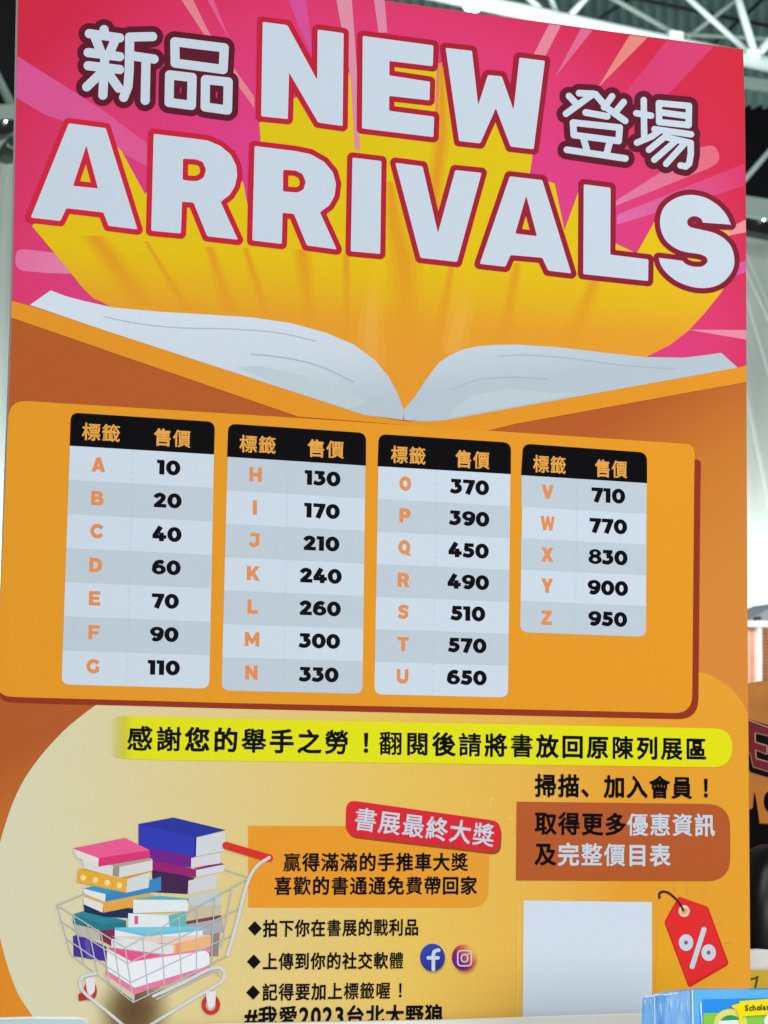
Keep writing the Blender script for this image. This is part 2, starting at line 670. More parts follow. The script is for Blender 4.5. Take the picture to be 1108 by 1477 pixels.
def clipb(y0, y1):                              # the board's side edges between two photo heights
    R = [p for p in edge_r if y0 < p[1] < y1]
    L = [p for p in edge_l if y0 < p[1] < y1]

    def xa(e, y):
        e = sorted(e, key=lambda q: q[1])
        return float(np.interp(y, [q[1] for q in e], [q[0] for q in e]))
    return ([(xa(edge_r, y0) - .3, y0)] if y0 > 71.3 else []) + [(p[0] - .3, p[1]) for p in R] + [(xa(edge_r, y1) - .3, y1)], \
           [(xa(edge_l, y1) + .3, y1)] + [(p[0] + .3, p[1]) for p in L] + ([(xa(edge_l, y0) + .3, y0)] if y0 > -71 else [])


# ---- pink burst
pink = grad('printed_pink', (560, 560), (560, -200), [(0, (212, 66, 145)), (0.5, (214, 64, 134)), (0.7, (214, 58, 110)), (0.86, (204, 42, 74)), (1, (200, 40, 60))], True)
S = Sheet()
R_, L_ = [p for p in edge_r if p[1] < 531] + [(1076.5, 530)], [(17.6, 437)] + [(p[0] + .3, p[1]) for p in edge_l if -60 < p[1] < 437]
S.poly([(1071.7, 71.8)] + [(p[0] - .3, p[1]) for p in R_[1:]] + [(642, 608), (525, 600), (160, 484), (43, 446)] + L_ + [(27.8, -70.6)], pink, 1)
burst = S.put('burst_background', board, 'pink printed background with paler light rays')


def gradc(name, p0, p1, c0, c1):
    return grad(name, p0, p1, [(0, c0), (1, c1)])


def ray_part(pts, mt, layer, name='light_ray'):
    S = Sheet()
    S.poly(pts, mt, layer)
    S.put(name, board)


ray_part([(245, -26), (266, -26), (300, 44), (367, 140), (367, 156), (335, 112)], ink((220, 128, 140)), 2)
ray_part([(284, -28), (297, -28), (330, 54), (322, 42)], ink((216, 92, 140)), 2)
ray_part([(410, -14), (440, -14), (452, 84), (432, 40)], ink((208, 78, 148)), 2)
ray_part([(539, -4), (555, 0.8), (558.5, 47), (546, 47)], ink((214, 132, 165)), 2)
ray_part([(792, 35), (809, 37), (784, 86), (768, 82)], ink((219, 132, 152)), 2)
ray_part([(838, 41), (855, 43.5), (800, 112)], ink((212, 104, 142)), 2)
ray_part([(908, 51), (934, 54), (862, 127)], ink((220, 132, 126)), 2)
ray_part([(962, 58), (1030, 67), (960, 140), (880, 170), (850, 200)], ink((208, 62, 112)), 2)
ray_part(rounded([(1009, 213), (1032, 208), (1040, 232), (1022, 243), (888, 297), (886, 291)], [3, 13, 13, 3, 0, 0]), gradc('printed_ray_warm', (890, 292), (1030, 225), (214, 118, 160), (218, 104, 124)), 3)
ray_part([(1073.5, 236), (1074.5, 268), (890, 324), (890, 310)], gradc('printed_ray_pink', (890, 315), (1070, 250), (214, 104, 166), (208, 58, 104)), 2)
ray_part([(1075.5, 317), (1076, 335), (1044, 341), (1046, 331)], ink((226, 142, 148)), 3)
ray_part([(1076, 376), (1076.2, 393), (1062, 397), (1062, 380)], ink((214, 84, 152)), 3)
ray_part([(1076.4, 476), (1076.5, 490), (992, 475.5)], ink((224, 138, 160)), 3)
ray_part([(25.2, 81), (90, 122), (150, 160), (212, 207), (212, 240), (130, 196), (90, 174), (64, 165), (23.6, 141)], gradc('printed_ray_left', (25, 110), (210, 220), (210, 84, 146), (216, 88, 142)), 2)
ray_part(rounded([(22, 358), (90, 366), (140, 380), (140, 396), (70, 394), (22, 390)], [15, 0, 0, 0, 0, 15]), gradc('printed_ray_capsule', (30, 376), (120, 385), (222, 112, 158), (220, 130, 172)), 3)

# ---- the yellow block behind the headline
yel = grad('printed_yellow_fade', (540, 230), (546, 520), [(0, (216, 190, 22)), (0.5, (222, 188, 22)), (0.66, (222, 174, 30)), (0.8, (223, 156, 42)), (1, (224, 150, 46))])
yel2 = grad('printed_amber_fade', (540, 230), (546, 520), [(0, (220, 182, 28)), (0.35, (221, 172, 32)), (0.55, (222, 160, 40)), (0.8, (223, 155, 42)), (1, (224, 150, 46))])
YST = [(0, (216, 190, 22)), (0.5, (222, 188, 22)), (0.66, (222, 174, 30)), (0.8, (223, 156, 42)), (1, (224, 150, 46))]


def tint(nm, c, amounts):
    return grad(nm, (540, 230), (546, 520), [(p, tuple(a + (b - a) * q for a, b in zip(col, c))) for (p, col), q in zip(YST, amounts)])


amber3 = [tint('printed_amber_soft', (218, 140, 36), [f * q for q in (.9, .8, .55, .22, .0)]) for f in (.3, .6, .9)]
pale3 = [tint('printed_pale_soft', (238, 196, 120), [f * q for q in (.0, .0, .12, .34, .3)]) for f in (.4, .8)]
S = Sheet()
S.poly([(46, 326), (72, 304), (116, 222), (128, 195), (153, 195), (176, 219), (209, 280), (235, 250), (250, 212), (310, 215), (340, 250), (351, 264), (358, 300), (368, 210),
        (376, 202), (374, 178), (385, 160), (450, 130), (500, 113), (503, 104), (511, 130), (530, 95), (624, 93), (635, 92), (640, 120), (700, 140), (760, 160),
        (768, 225), (764, 252), (800, 265), (814, 332), (834, 277), (845, 330), (918, 366), (945, 318), (1000, 322), (1051, 334), (1052, 338),
        (1058, 380), (1041, 421), (1016, 452), (992, 478), (966, 498), (938, 512), (880, 540), (640, 580), (582, 602), (540, 580), (200, 470), (150, 437), (134, 430), (118, 414), (96, 386), (76, 362)], yel, 4)
block = S.put('headline_block', board, 'yellow printed block running back from the headline letters')
S = Sheet()
def soft_streak(rows, mt, widths=(1.25, .8, .4)):
    S = Sheet()
    for kk, sx in enumerate(widths):                  # soft edged: see-through layers of ink
        l = [((a + b) / 2 - (b - a) / 2 * sx, y) for y, a, b in rows]
        r = [((a + b) / 2 + (b - a) / 2 * sx, y) for y, a, b in rows]
        S.poly(l + r[::-1], mt[kk], 5 + .9 * kk)
    S.put('block_streak', board)


for rows in ([(96, 634, 640), (190, 628, 648), (330, 610, 630)], [(262, 558, 566), (330, 556, 584), (380, 562, 604), (600, 578, 616)],
             [(348, 208, 213), (446, 264, 278)], [(358, 350, 358), (452, 378, 392)], [(356, 296, 308), (448, 322, 344)],
             [(366, 494, 505), (500, 499, 505)], [(360, 424, 446), (460, 440, 456)], [(340, 120, 150), (440, 190, 230)],
             [(268, 678, 686), (380, 648, 656), (600, 600, 626)], [(380, 740, 752), (496, 716, 736)], [(400, 850, 868), (505, 806, 836)]):
    soft_streak(rows, amber3)
for rows in ([(384, 532, 548), (530, 512, 552)], [(392, 664, 690), (510, 634, 670)]):
    soft_streak(rows, pale3, (1.2, .6))
ray_part([(501, 40), (511, 44), (519.5, 216), (512, 216)], ink((214, 136, 160)), 5)
ray_part([(484, -6), (507, -6), (514, 90), (516, 120), (505, 110), (496, 60)], ink((214, 140, 163)), 5)
ray_part([(630, 92), (638, 90), (634, 150), (630, 205), (626, 205)], ink((216, 132, 96)), 5)

# ---- the open book
page = grad('printed_page', (300, 440), (330, 610), [(0, (206, 218, 232)), (0.5, (200, 212, 224)), (1, (178, 192, 204))])
cover = ink((224, 146, 38))
LP = [(43, 440), (73, 419), (94, 427), (116, 433), (162, 443.5), (227, 449.5), (303, 454), (364, 458), (419, 466), (470, 480), (510, 497), (541, 520), (560, 543), (573, 567), (582, 591)]
RP = [(582, 591), (598, 573), (612, 551), (622, 537), (634, 522), (650, 512), (668, 504), (689, 499.5), (715, 497.5), (745, 497), (806, 501), (873, 509), (929, 515), (986, 516), (1012, 513), (1040, 509), (1064, 530.5)]
S = Sheet()
S.poly([(16.8, 434), (43, 441), (160, 479), (525, 598), (585, 608), (640, 606), (1064, 530.5), (1076.6, 527), (1076.6, 551), (745, 611), (700, 622), (430, 601), (15.8, 458)], cover, 4.9)
bk = S.put('open_book', board, 'printed open book with white pages and orange cover')
S = Sheet()
S.poly(LP + [(581, 606), (560, 603), (525, 598.5), (160, 479.5)], page, 7.5)
S.put('left_page', bk)
S = Sheet()
S.poly(RP + [(640, 606.5), (612, 608), (582.5, 606)], page, 7.5)
S.put('right_page', bk)
S = Sheet()
gl = ink((168, 182, 192))
for q, r in (([(150, 457), (200, 467), (260, 473), (330, 474.5), (400, 480), (455, 492)], .7),
             ([(362, 511), (410, 516), (460, 528), (510, 551)], 1.0),
             ([(720, 514), (760, 512), (830, 518), (900, 527), (975, 532)], .8),
             ([(652, 562), (690, 548), (740, 544), (790, 547)], .9)):
    S.fat([], [smooth_line(q)], r, .6, gl, 9.4)
for q in ([(340, 529), (375, 528), (430, 540), (500, 563), (530, 580), (500, 590), (440, 570)], [(652, 592), (680, 570), (730, 561), (790, 566), (838, 568), (650, 602)]):
    S.poly(q, ink((184, 200, 208)), 8.5)
S.put('page_lines', bk)

# ---- headline: NEW ARRIVALS
white = ink((194, 208, 221), 0.5, 0.05, 0.02)
NEW = {
    'N': [cr(355, 20, 4, [(95, 47), (237, 66), (409, 382), (412, 92), (562, 112), (556, 648), (415, 628), (247, 340), (240, 608), (86, 592)])],
    'E': [cr(355, 20, 4, [(672, 128), (1080, 183), (1076, 303), (826, 273), (825, 356), (1060, 392), (1057, 500), (825, 474), (824, 560), (1084, 594), (1080, 712), (668, 662)])],
    'W': [cr(560, 20, 4, [(330, 197), (482, 214), (518, 527), (574, 354), (654, 361), (722, 555), (756, 253), (903, 272), (838, 782), (705, 767), (620, 545), (530, 748), (408, 735)])],
}
ARR = [
    [cr(20, 160, 4, [(316, 72), (530, 100), (713, 685), (546, 664), (516, 587), (303, 562), (268, 636), (97, 616)]), cr(20, 160, 4, [(418, 200), (485, 448), (341, 433)])],
    [cr(200, 170, 4, [(86, 93), (330, 122), (400, 132), (470, 162), (530, 212), (562, 275), (568, 335), (555, 395), (525, 445), (472, 485), (572, 704), (395, 684), (316, 490), (250, 484), (243, 668), (72, 652)]),
     cr(200, 170, 4, [(255, 236), (330, 240), (370, 255), (388, 300), (375, 345), (340, 365), (300, 365), (253, 358)])],
    [cr(340, 190, 4, [(108, 83), (350, 113), (430, 130), (510, 175), (560, 235), (578, 300), (570, 370), (540, 425), (485, 465), (582, 680), (410, 657), (335, 475), (270, 468), (265, 648), (95, 628)]),
     cr(340, 190, 4, [(273, 220), (345, 225), (385, 245), (403, 290), (390, 335), (355, 352), (272, 345)])],
    [cr(340, 190, 4, [(673, 150), (840, 170), (833, 706), (663, 690)])],
    [cr(480, 200, 4, [(360, 140), (517, 160), (606, 545), (706, 182), (858, 198), (716, 712), (505, 688)])],
    [cr(660, 220, 4, [(300, 138), (488, 160), (655, 698), (522, 682), (488, 608), (305, 592), (275, 660), (127, 643)]), cr(660, 220, 4, [(395, 250), (457, 483), (332, 468)])],
    [cr(820, 240, 4, [(87, 104), (242, 124), (240, 510), (460, 537), (458, 662), (84, 622)])],
    [smooth_line(cr(820, 240, 4, [(936, 337), (775, 325)]), 1)[:-1]
     + smooth_line(cr(820, 240, 4, [(775, 325), (760, 300), (728, 288), (697, 297), (683, 322), (700, 350), (765, 366), (840, 385), (900, 420), (940, 470), (956, 540), (945, 600), (905, 655), (850, 690), (780, 703), (700, 693), (620, 660), (560, 610), (530, 565), (520, 528)]), 4)[:-1]
     + cr(820, 240, 4, [(520, 528), (655, 545)])[:1]
     + smooth_line(cr(820, 240, 4, [(655, 545), (680, 566), (722, 579), (772, 577), (800, 550), (790, 522), (750, 506), (700, 499), (650, 488), (600, 463), (555, 420), (531, 360), (528, 300), (545, 245), (582, 205), (640, 175), (710, 165), (790, 182), (860, 225), (908, 278), (936, 337)]), 4)[:-1]],
]
red_out = grad('printed_outline_red', (40, 250), (1080, 330), [(0, (206, 36, 60)), (0.35, (186, 34, 56)), (0.6, (160, 32, 52)), (1, (122, 28, 50))])
for wname, shapes in (('NEW', list(NEW.values())), ('ARRIVALS', ARR)):
    S = Sheet().fat(shapes, [], 7.6, 1.0, red_out, 8)
    wd = S.put('headline_word', board, 'headline word %s in white capitals with dark red outline' % wname)
    for ch, sh in zip(wname, shapes):
        S = Sheet()
        sh2 = [rounded(l, 2.2, 3) if len(l) < 40 else l for l in sh]
        S.poly(sh2, white, 9)
        S.put('letter', wd)

# ---- 新品 登場
XIN = cr, (100, 20, 4), 6.5
CH = [
    (100, 20, 6.6, [[(200, 92), (203, 120)], [(115, 115), (290, 140)], [(150, 140), (178, 212)], [(264, 150), (238, 212)], [(108, 224), (290, 248)], [(108, 300), (290, 322)],
                    [(205, 240), (193, 470)], [(185, 340), (100, 422)], [(225, 345), (285, 430)], [(347, 135), (480, 132)], [(348, 138), (345, 330), (338, 420), (313, 483)],
                    [(360, 243), (488, 262)], [(442, 262), (437, 500)]]),
    (100, 20, 6.6, [[(608, 162), (893, 197), (887, 322), (610, 285), (608, 162)], [(578, 353), (708, 368), (704, 529), (575, 512), (578, 353)], [(785, 380), (916, 394), (912, 556), (783, 538), (785, 380)]]),
    (790, 110, 4.8, [[(180, 98), (262, 102), (105, 217)], [(122, 115), (170, 165)], [(370, 117), (325, 180)], [(437, 150), (392, 205)], [(275, 105), (345, 187), (446, 258)],
                     [(218, 210), (342, 232)], [(145, 268), (414, 297), (408, 374), (150, 340), (145, 268)], [(207, 365), (227, 435)], [(357, 380), (340, 445)], [(110, 425), (447, 475)]]),
    (790, 110, 4.6, [[(510, 214), (595, 228)], [(553, 138), (556, 360)], [(514, 384), (600, 348), (640, 318)], [(640, 156), (814, 172), (812, 283), (642, 265), (640, 156)], [(642, 208), (812, 231)],
                     [(615, 306), (826, 336)], [(690, 338), (583, 425)], [(740, 372), (614, 482)], [(680, 352), (824, 386), (824, 450), (815, 505), (795, 522), (765, 515)], [(785, 392), (682, 506)]]),
]
maroon = ink((92, 26, 44))
for nm, idx in (('left', (0, 1)), ('right', (2, 3))):
    pl = [cr(CH[i][0], CH[i][1], 4, l) for i in idx for l in CH[i][3]]
    S = Sheet().fat([], pl, CH[idx[0]][2] + 8.6, 0.8, maroon, 8)
    hd = S.put('headline_characters', board, 'two white rounded characters with dark maroon outline, %s of the word NEW' % nm)
    for i in idx:
        S = Sheet().fat([], [cr(CH[i][0], CH[i][1], 4, l) for l in CH[i][3]], CH[i][2], 0.5, white, 9)
        S.put('character', hd)

# ---- the orange panel and the four tables
ORG = (226, 151, 38)
panel_out = [(13, 577), (400, 601), (972, 639), (1002, 641), (1001, 700), (998, 1029), (700, 1022), (330, 1014), (40, 1006), (-6, 1004)]
rr = [26, 0, 0, 34, 0, 26, 0, 0, 0, 30]
S = Sheet()
S.poly(rounded([(16, 640), (1000, 662), (1011, 664), (1010, 720), (1007, 1038), (700, 1031), (330, 1022), (40, 1014), (-4, 1012)], [0, 0, 14, 0, 30, 0, 0, 0, 34]), ink((146, 52, 32)), 6)
S.put('panel_shadow', board)
S = Sheet()
S.poly(rounded(panel_out, rr), ink(ORG), 7)
pp = S.put('price_panel', board, 'orange rounded panel carrying the four price tables')

black = ink((5, 5, 8), 0.5, 0.05)
navy = ink((6, 7, 15), 0.5, 0.05)
light = ink((202, 215, 229), 0.5, 0.05, 0.02)
shade = ink((188, 201, 213), 0.5, 0.05, 0.02)
gold = ink((226, 162, 72))
peach = ink((224, 142, 84))
TABLES = [
    ('A to G', [(102.5, 595.5), (309.5, 609), (301.5, 993.3), (88.8, 987.2)], [(101, 643), (308, 655.6)], 0,
     ((118, 622), (173.5, 625.5)), ((222, 630), (275, 633.5)),
     'ABCDEFG', [(142, 670.5), (140.5, 718.5), (139.5, 766), (138, 815), (136.5, 863), (135.5, 912), (134, 961)],
     ['10', '20', '40', '60', '70', '90', '110'], [(243.5, 674.5), (242, 722), (241, 770.5), (240, 818.5), (238.5, 867), (237, 915), (236.5, 963)]),
    ('H to N', [(329.5, 611.5), (527.5, 625), (522.5, 1000.8), (319.5, 996)], [(328, 659), (527, 671.8)], 1,
     ((345, 639.5), (398, 642.5)), ((443.5, 646), (496, 649)),
     'HIJKLMN', [(368.5, 684.5), (367.5, 732), (366.5, 779), (365.5, 827), (364.5, 875), (363.5, 922), (362.5, 970)],
     ['130', '170', '210', '240', '260', '300', '330'], [(465.5, 690), (464.7, 737), (463.8, 784), (463, 830.5), (462, 877.5), (461, 924.5), (460, 973)]),
    ('O to U', [(546.5, 626.5), (736.5, 639), (732.5, 1006), (539.8, 1001.4)], [(545, 672.6), (736, 684)], 0,
     ((563.5, 655), (614, 658)), ((656.8, 661.5), (706, 664.5)),
     'OPQRSTU', [(584.4, 697.6), (584, 743.5), (583.5, 790), (582, 836.5), (581.7, 882.5), (581.3, 929), (580.5, 975.5)],
     ['370', '390', '450', '490', '510', '570', '650'], [(677.5, 702.5), (677, 748), (676, 794), (675.5, 839.5), (675, 885), (674, 931), (673.3, 977.3)]),
    ('V to Z', [(754.5, 640.3), (932.5, 653.3), (931.5, 918.6), (750, 912)], [(752, 685.5), (932.5, 697)], 1,
     ((768.5, 668.5), (816.2, 671.5)), ((858, 675), (904.5, 677.5)),
     'VWXYZ', [(789.7, 709.5), (789.7, 754.8), (789.2, 800), (789, 844.8), (788.2, 891)],
     ['710', '770', '830', '900', '950'], [(877.4, 714.8), (877.4, 758.9), (877, 803.8), (876.7, 848), (876.5, 892.8)]),
]
for rng, q, hb, par, h1, h2, letters, lp, nums, npos in TABLES:
    lerp = lambda a, b, t: (a[0] + (b[0] - a[0]) * t, a[1] + (b[1] - a[1]) * t)
    S = Sheet()
    S.poly(rounded(q, 12), light, 8)
    tb = S.put('price_table', board, 'white rounded price table for tags %s' % rng)
    S = Sheet()
    S.poly(rounded([(q[0][0] - .4, q[0][1] - .4), (q[1][0] + .4, q[1][1] - .4), (hb[1][0] + .6, hb[1][1]), (hb[0][0] - .6, hb[0][1])], [12, 12, 0, 0]), black, 9.4)
    text(S, '標籤', *h1, 27, 0.03, gold, 10.6)
    text(S, '售價', *h2, 27, 0.03, gold, 10.6)
    S.put('table_header', tb)
    nr = len(nums)
    for k in range(nr):
        if k % 2 == (1 - par):
            t0, t1 = k / nr, (k + 1) / nr
            a, b = lerp(hb[0], q[3], t0), lerp(hb[1], q[2], t0)
            d, c = lerp(hb[0], q[3], t1), lerp(hb[1], q[2], t1)
            last = k == nr - 1
            S = Sheet()
            S.poly(rounded([(a[0] + .3, a[1]), (b[0] - .3, b[1]), (c[0] - .3, c[1]), (d[0] + .3, d[1])], [0, 0, 12 * last, 12 * last]), shade, 9)
            S.put('shaded_row', tb)
    S = Sheet()
    top, bot = lerp(hb[0], hb[1], 0.44), lerp(q[3], q[2], 0.44)
    nd = 34
    for k in range(nd):
        a, b = lerp(top, bot, k / nd), lerp(top, bot, (k + .5) / nd)
        S.poly([(a[0] - .3, a[1]), (a[0] + .3, a[1]), (b[0] + .3, b[1]), (b[0] - .3, b[1])], ink((176, 188, 202)), 9.8)
    S.put('dotted_divider', tb)
    for ch, p in zip(letters, lp):
        capital(Sheet(), ch, p, 20.5, peach, 10).put('tag_letter', tb)
    for s, p in zip(nums, npos):
        number(Sheet(), s, p, 21, navy, 10).put('price_figure', tb)

# ---- lower area: cream field
cream = grad('printed_cream_fade', (20, 1330), (900, 1250), [(0, (215, 212, 182)), (0.3, (219, 201, 142)), (0.62, (226, 190, 92)), (0.86, (227, 176, 76)), (1, (226, 158, 48))])
amber_corner = ink((222, 138, 40))
S = Sheet()
S.poly([(-6, 1340), (1.0, 1352), (13, 1400), (28, 1437), (55, 1484), (-17, 1484), (-14, 1400)], amber_corner, 2)
S.poly([(190, 985), (600, 985), (1000, 968), (1020, 972), (1036, 980), (1052, 991), (1064, 1003), (1073, 1017), (1078.8, 1030), (1080.6, 1220), (1082.8, 1484),
        ] + smooth_line([(58, 1484), (47, 1466), (28, 1437), (13, 1400), (0, 1352), (-6, 1320), (-8, 1285), (-5, 1250), (0, 1216), (8, 1188), (17, 1162), (28, 1137), (42, 1113), (64, 1084), (91, 1055), (113, 1036), (137, 1018), (166, 1000)], 3), cream, 3)
S.put('cream_field', board, 'pale cream printed field fading to orange on the right')

band = grad('printed_yellow_band', (152, 1065), (200, 1066), [(0, (220, 216, 60)), (1, (222, 222, 22))], False, [(0.0, 0), (.9, 1)])
S = Sheet()
S.poly(rounded([(150, 1032), (230, 1034), (540, 1041), (1057, 1051), (1055, 1107), (540, 1100), (230, 1096), (152, 1094)], [28, 0, 0, 28, 28, 0, 0, 28]), band, 8)
text(S, '感謝您的舉手之勞！翻閱後請將書放回原陳列展區', (182, 1064.5), (1020, 1080.5), 37.5, 0.03, black, 10, 0.90)
S.put('yellow_banner', board, 'bright yellow rounded banner with one line of black writing')

S = Sheet()
text(S, '掃描、加入會員！', (771, 1132.5), (1030, 1136.5), 35, 0.030, black, 10)
S.put('black_writing', board)
S = Sheet()
S.poly(rounded([(745, 1156.3), (1053, 1160), (1053, 1271), (744, 1270)], [0, 34, 34, 0]), ink((178, 88, 44)), 8)
text(S, '取得更多', (771, 1187), (903, 1189), 35, 0.030, black, 10)
text(S, '優惠資訊', (904, 1189), (1031, 1190), 35, 0.026, white, 10)
text(S, '及', (771, 1231.5), (802, 1232), 35, 0.030, black, 10)
text(S, '完整價目表', (804, 1232), (967, 1233.5), 35, 0.026, white, 10)
S.put('brown_box', board, 'brown box rounded on the right with black and white writing')
S = Sheet()
S.poly([(755, 1298.8), (940, 1301), (940.5, 1484), (753.5, 1484)], ink((206, 218, 232), 0.5, 0.05, 0.02), 8)
S.put('white_square', board, 'blank white printed square')
S = Sheet()
S.poly([(746.5, 1302), (748.2, 1302), (746.5, 1475), (744.5, 1475)], ink((232, 196, 92)), 8)
S.put('thin_line', board)

# ---- discount tag
S = Sheet()
S.poly(rounded([(950, 1330), (962, 1318), (996, 1428), (966, 1446), (944, 1434)], 4), ink((226, 164, 40)), 7)
S.poly(rounded([(979, 1293), (1021, 1308), (1051.5, 1391), (993, 1425), (957.5, 1330)], [3, 3, 5, 5, 4]), ink((206, 38, 40)), 8)
S.poly(rounded([(981, 1294.5), (1019, 1309), (1048, 1389), (993, 1420), (960, 1330)], [3, 3, 5, 5, 4]), ink((222, 46, 48)), 8.6)
tg = S.put('discount_tag', board, 'red printed price tag with a white percent sign')
S = Sheet()
S.poly([ell(986.5, 1314, 8, 8.5), ell(986.5, 1314, 4.4, 4.8)], ink((226, 205, 190)), 9.4)
S.poly(ell(986.5, 1314, 4.2, 4.6), ink((224, 166, 60)), 9.4)
S.put('eyelet', tg)
S = Sheet().fat([], [smooth_line([(951, 1295), (951, 1289), (956, 1286), (964, 1288), (974, 1296), (981, 1305), (985, 1313)], 4)], 1.7, .5, ink((66, 38, 34)), 10)
S.put('string', tg)
S = Sheet()
for c in ((989.2, 1359.5), (1021.8, 1374)):
    S.poly([ell(*c, 10.4, 12), ell(*c, 2.8, 3)], white, 10)
    S.poly(ell(*c, 2.7, 2.9), ink((150, 80, 96)), 10)
S.fat([], [[(1015, 1340.5), (998, 1394)]], 3.6, .5, white, 10.6)
S.put('percent_sign', tg)
for l in ([[(972, 1279), (975, 1287)], [(991, 1279), (990, 1290)], [(1012, 1290), (1018, 1284)], [(1031, 1335), (1042, 1329)], [(1045, 1359), (1056, 1361)]]):
    Sheet().fat([], [l], .7, .4, ink((206, 158, 62)), 8).put('spark_line', board)

# ---- red ribbon, orange box, bullet lines
S = Sheet()
S.poly(rounded([(358, 1191), (600, 1192), (703, 1196), (706, 1225), (704, 1309), (358, 1309)], [0, 0, 10, 0, 26, 0]), grad('printed_box_orange', (358, 1250), (705, 1255), [(0, (229, 150, 44)), (0.5, (227, 152, 42)), (1, (224, 156, 52))]), 6)
text(S, '贏得滿滿的手推車大獎', (408, 1243.5), (675, 1243), 28.5, 0.026, black, 10)
text(S, '喜歡的書通通免費帶回家', (395, 1277.5), (688, 1277), 28.5, 0.026, black, 10)
S.put('orange_box', board, 'orange box with two lines of black writing')
S = Sheet()
S.poly(rounded([(503, 1159), (724, 1190), (722, 1234), (501, 1208)], 15), ink((158, 70, 36)), 7)
S.poly(rounded([(499.5, 1153.5), (723, 1185), (719, 1229), (498, 1204)], 15), ink((212, 40, 54)), 8)
text(S, '書展最終大獎', (511, 1180), (713, 1205.5), 36, 0.020, white, 10)
S.put('red_ribbon', board, 'tilted red ribbon with six bold white characters')
for l in ([[(496, 1151), (499, 1156)], [(527, 1141), (529, 1147)], [(676, 1154), (674, 1160)], [(709, 1152), (706, 1161)], [(731, 1182), (737, 1180)], [(738, 1209), (743, 1210)]]):
    Sheet().fat([], [l], .7, .4, ink((232, 208, 120)), 8).put('spark_line', board)
for s, a, b, h, dm in (('拍下你在書展的戰利品', (379, 1339), (604, 1337), 26.5, (367.5, 1339)),
                       ('上傳到你的社交軟體', (378.5, 1386.5), (582, 1385), 26.5, (366, 1387)),
                       ('記得要加上標籤喔！', (378, 1431), (586, 1428), 26.5, (365, 1431.5))):
    S = Sheet()
    text(S, s, a, b, h, 0.024, black, 10)
    S.poly([(dm[0], dm[1] - 10.5), (dm[0] + 10, dm[1]), (dm[0], dm[1] + 10.5), (dm[0] - 10, dm[1])], black, 10)
    S.put('bullet_line', board)
S = Sheet()
text(S, '#我愛2023台北大野狼', (354, 1467), (639, 1463.5), 33, 0.03, black, 10)
S.put('hashtag_line', board)

# ---- two social media icons
S = Sheet()
S.poly(ell(625.5, 1385, 20, 22), grad('icon_shadow_a', (625, 1385), (645, 1385), [(0, (110, 80, 50)), (1, (140, 100, 50))], True, [(.5, .8), (1, 0)]), 7)
S.poly(ell(623.7, 1381, 18, 20), grad('icon_blue', (618, 1370), (632, 1400), [(0, (52, 66, 168)), (1, (36, 50, 132))]), 8)
ic = S.put('social_icon', board, 'round blue icon with a white letter f')
S = Sheet()
S.fat([], [[(624.8, 1394), (624.8, 1377), (626, 1372.5), (630, 1370.5), (632.5, 1370.5)], [(617.5, 1381.5), (631.5, 1381.5)], [(624.8, 1394), (624.8, 1398.5)]], 2.6, .4, white, 10)
S.put('icon_sign', ic)
S = Sheet()
S.poly(ell(671, 1387, 20, 22), grad('icon_shadow_b', (671, 1386), (691, 1386), [(0, (130, 80, 60)), (1, (170, 110, 60))], True, [(.5, .7), (1, 0)]), 7)
S.poly(ell(669, 1381, 17.5, 19), grad('icon_rainbow', (656, 1392), (682, 1368), [(0, (92, 34, 128)), (.35, (140, 34, 104)), (.68, (206, 88, 80)), (1, (226, 188, 86))]), 8)
ic = S.put('social_icon', board, 'round purple to orange icon with a white camera outline')
S = Sheet()
sq = rounded([(660, 1371), (679.5, 1371), (679.5, 1393), (660, 1393)], 5.5)
S.fat([], [sq + [sq[0]]], .95, .35, white, 10)
S.fat([], [ring(669.7, 1382, 4.8, 5.4)], .95, .35, white, 10)
S.poly(ell(675.6, 1375.6, 1.2, 1.3, 10), white, 10)
S.put('icon_sign', ic)

# ---- shopping trolley full of books (printed drawing)
K = 2.9946


def k(pts):
    return cr(50, 1120, K, pts)


